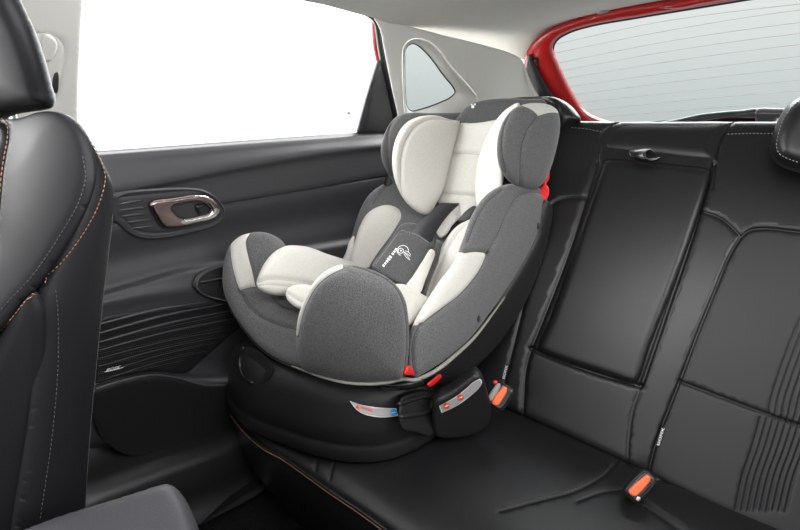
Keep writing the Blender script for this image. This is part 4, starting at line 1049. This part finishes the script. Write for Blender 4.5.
# ---- harness
def webband(name, L1, L2, sup, mt, parent, th=.0013, lab=None, oo=None):
    a_ = catmull(L1, False, 3); b_ = catmull(L2, False, 3); n_ = max(len(a_), len(b_))
    f_ = lambda q: np.stack([np.interp(np.linspace(0, 1, n_), np.linspace(0, 1, len(q)), q[:, k]) for k in (0, 1)], 1)
    mb = MB(); strapband(mb, pts_on(sup, f_(a_)), pts_on(sup, f_(b_)), mt, th)
    o = mb.build(name, parent)
    if lab: o['label'] = lab
    return o
HS = fit((450, 203, 'y', .975), (430, 215, 'y', .89), (412, 234, 'y', .803), (430, 245, 'y', .816), (450, 213, 'y', .94), quad=True)
webband('harness_strap', [(441, 203), (430, 213), (418, 224), (410, 235)], [(460, 203.5), (450, 213), (440, 226), (430, 245)], HS, M['webbing'], cseat)
HF = fit((400, 225, 'y', .80), (434, 240, 'y', .82), (404, 288, 'y', .66), (373, 268, 'y', .64))
fab('harness_pad', [(372, 266), (380, 253), (390, 240), (398, 227), (402, 223), (410, 221.5), (422, 224), (431, 228), (434, 234), (435, 244), (430, 254), (420, 270), (409, 287), (404, 290), (390, 282)], HF, GD, .004, .005, 3, lift=-.014, g=2.2, label='back flap of the shoulder pad')
hpd = Patch([(373, 268), (386, 250), (398, 234), (402, 231), (402, 231), (416, 235), (428, 243), (430.5, 247), (430.5, 247), (425, 256), (415, 272), (405, 287.5), (405, 287.5), (388, 279)], HF, GD, H=.006, Hb=.006, r=3, dome=.003, g=2, lift=.006, vd=.5,
            seams=[([(399, 236), (404, 234.5), (418, 240), (427.5, 247)], .002, 1.0)])
hpd.stitch([(401, 233), (416, 237.5), (428, 245)], M['elastic'], dash=1.8, gap=.7, rad=.0014, off=.0002)
hpd.stitch([(429, 249), (420, 264), (406, 286)], M['thread_grey'], dash=2, gap=.6, rad=.0007, off=.0002)
hpd.stitch([(398, 235), (386, 251), (375, 267)], M['thread_grey'], dash=2, gap=.6, rad=.0007, off=.0002)
th = np.linspace(.9, 2*math.pi-.5, 24)
ring_ = np.stack([402+5.2*np.cos(th), 253.5-5.4*np.sin(th)], 1)
ring_ = np.array([(402+5.6*math.cos(a_), 253.5+5.2*math.sin(a_)) for a_ in np.linspace(math.radians(110), math.radians(380), 24)])
tube(hpd.mb, hpd.on(ring_, .0008), .0008, M['white'], 5)
ring_ = np.array([(400+2.6*math.cos(a_), 253.6+2.6*math.sin(a_)) for a_ in np.linspace(0, 2*math.pi, 16)])
tube(hpd.mb, hpd.on(ring_, .0008), .0009, M['white'], 5); disc(hpd.mb, hpd, (400, 253.6), .9, M['white'], .0014)
for q in ([(403, 255), (406, 258), (409, 262.5)], [(404, 253.5), (407.5, 255), (409.8, 257.5)], [(403, 256.5), (405.5, 260), (408.5, 262.8)], [(402.5, 254.5), (406, 256.5), (409.5, 259)]):
    tube(hpd.mb, hpd.on(catmull(q, False, 1), .0008), .0007, M['white'], 5)
for i in range(8):
    t_ = (i+(.45 if i > 2 else 0))/7.5; c = np.array([395.4, 252.2])*(1-t_)+np.array([383, 268.4])*t_
    e = np.array([.8, .6])*(1.35+.3*math.sin(i*5)); w_ = np.array([-.6, .8])*.95
    hpd.mb.add(list(hpd.on([c-e-w_, c+e-w_, c+e+w_, c-e+w_], .0012)), [[0, 1, 2, 3]], M['white'], flat=True)
hpd.build('harness_pad', cseat, label='front of the shoulder pad with a white printed emblem')
webband('harness_strap', [(458, 221), (465, 212), (474, 206), (477, 207)], [(468, 222), (473, 220), (478, 216), (479, 212)], fit((460, 220, 'y', .925), (476, 207, 'y', .96), (475, 219, 'y', .94)), M['webbing'], cseat, lab='short visible piece of the right black strap')
webband('harness_pad', [(437, 240), (433, 252), (424, 272), (416, 292)], [(443, 243), (439, 258), (431, 278), (425, 296)], fit((438, 240, 'y', .885), (416, 284, 'y', .735), (432, 272, 'y', .78), (425, 262, 'y', .81)), G, cseat, .003, lab='grey right shoulder pad seen edge on')
Patch([(414, 284), (417, 281.5), (425, 285), (424, 290), (418, 291)], fit((414, 286, 'y', .715), (424, 288, 'y', .72), (418, 291, 'y', .71)), M['webbing'], H=.002, Hb=.002, r=1.5, g=1.6).build('harness_tongue', cseat)
# ================================================================== CAMERA, LIGHT, WORLD
cam = bpy.data.cameras.new('camera'); co = bpy.data.objects.new('camera', cam); COL.objects.link(co)
cam.sensor_width = 36; cam.lens = FL*36/800; cam.clip_start = .01
R3 = Matrix((cR, cU, -cF)).transposed()
co.matrix_world = Matrix.Translation((0, 0, CZ)) @ R3.to_4x4()
S.camera = co
w = bpy.data.worlds.new('sky'); S.world = w; w.use_nodes = True
N = w.node_tree.nodes; L_ = w.node_tree.links
bg = N['Background']; bg.inputs['Strength'].default_value = 1.75
tc = N.new('ShaderNodeTexCoord'); sx = N.new('ShaderNodeSeparateXYZ'); rp = N.new('ShaderNodeValToRGB')
L_.new(tc.outputs['Generated'], sx.inputs[0]); 
mr = N.new('ShaderNodeMapRange'); mr.inputs['From Min'].default_value = -.06; mr.inputs['From Max'].default_value = .13
L_.new(sx.outputs['Z'], mr.inputs['Value']); L_.new(mr.outputs[0], rp.inputs[0]); L_.new(rp.outputs[0], bg.inputs[0])
rp.color_ramp.elements[0].color = (.66, .70, .70, 1); rp.color_ramp.elements[1].color = (1, 1, 1, 1)
def area(name, loc, target, sx_, sy_, power, col=(1, 1, 1)):
    l = bpy.data.lights.new(name, 'AREA'); l.shape = 'RECTANGLE'; l.size = sx_; l.size_y = sy_; l.energy = power; l.color = col
    o = bpy.data.objects.new(name, l); COL.objects.link(o); o.location = (loc[0], loc[1], loc[2]+CZ)
    d = Vector((target[0], target[1], target[2]+CZ))-o.location
    o.rotation_euler = d.to_track_quat('-Z', 'Y').to_euler(); return o
area('windscreen_light', (-.1, -1.2, .28), (-.4, .9, -.4), 1.5, .8, 6.5)
area('side_window_light', (.95, .70, .38), (-.5, .7, -.45), 1.3, .5, 11)
area('left_window_daylight', (-1.9, .55, .35), (-.9, .55, .10), 3.2, 1.6, 160)
area('rear_daylight', (-.35, 2.8, 1.35), (-.35, .6, -.6), 2.4, 1.2, 300)
area('added_overhead_fill', (-.15, .30, .21), (-.35, .50, -.7), .7, .4, 7)  # added fill under the roof to lift the cushions, no real fitting
S.view_settings.view_transform = 'Standard'; S.view_settings.look = 'None'; S.view_settings.gamma = 1
S.view_settings.exposure = 0; S.view_settings.use_curve_mapping = False
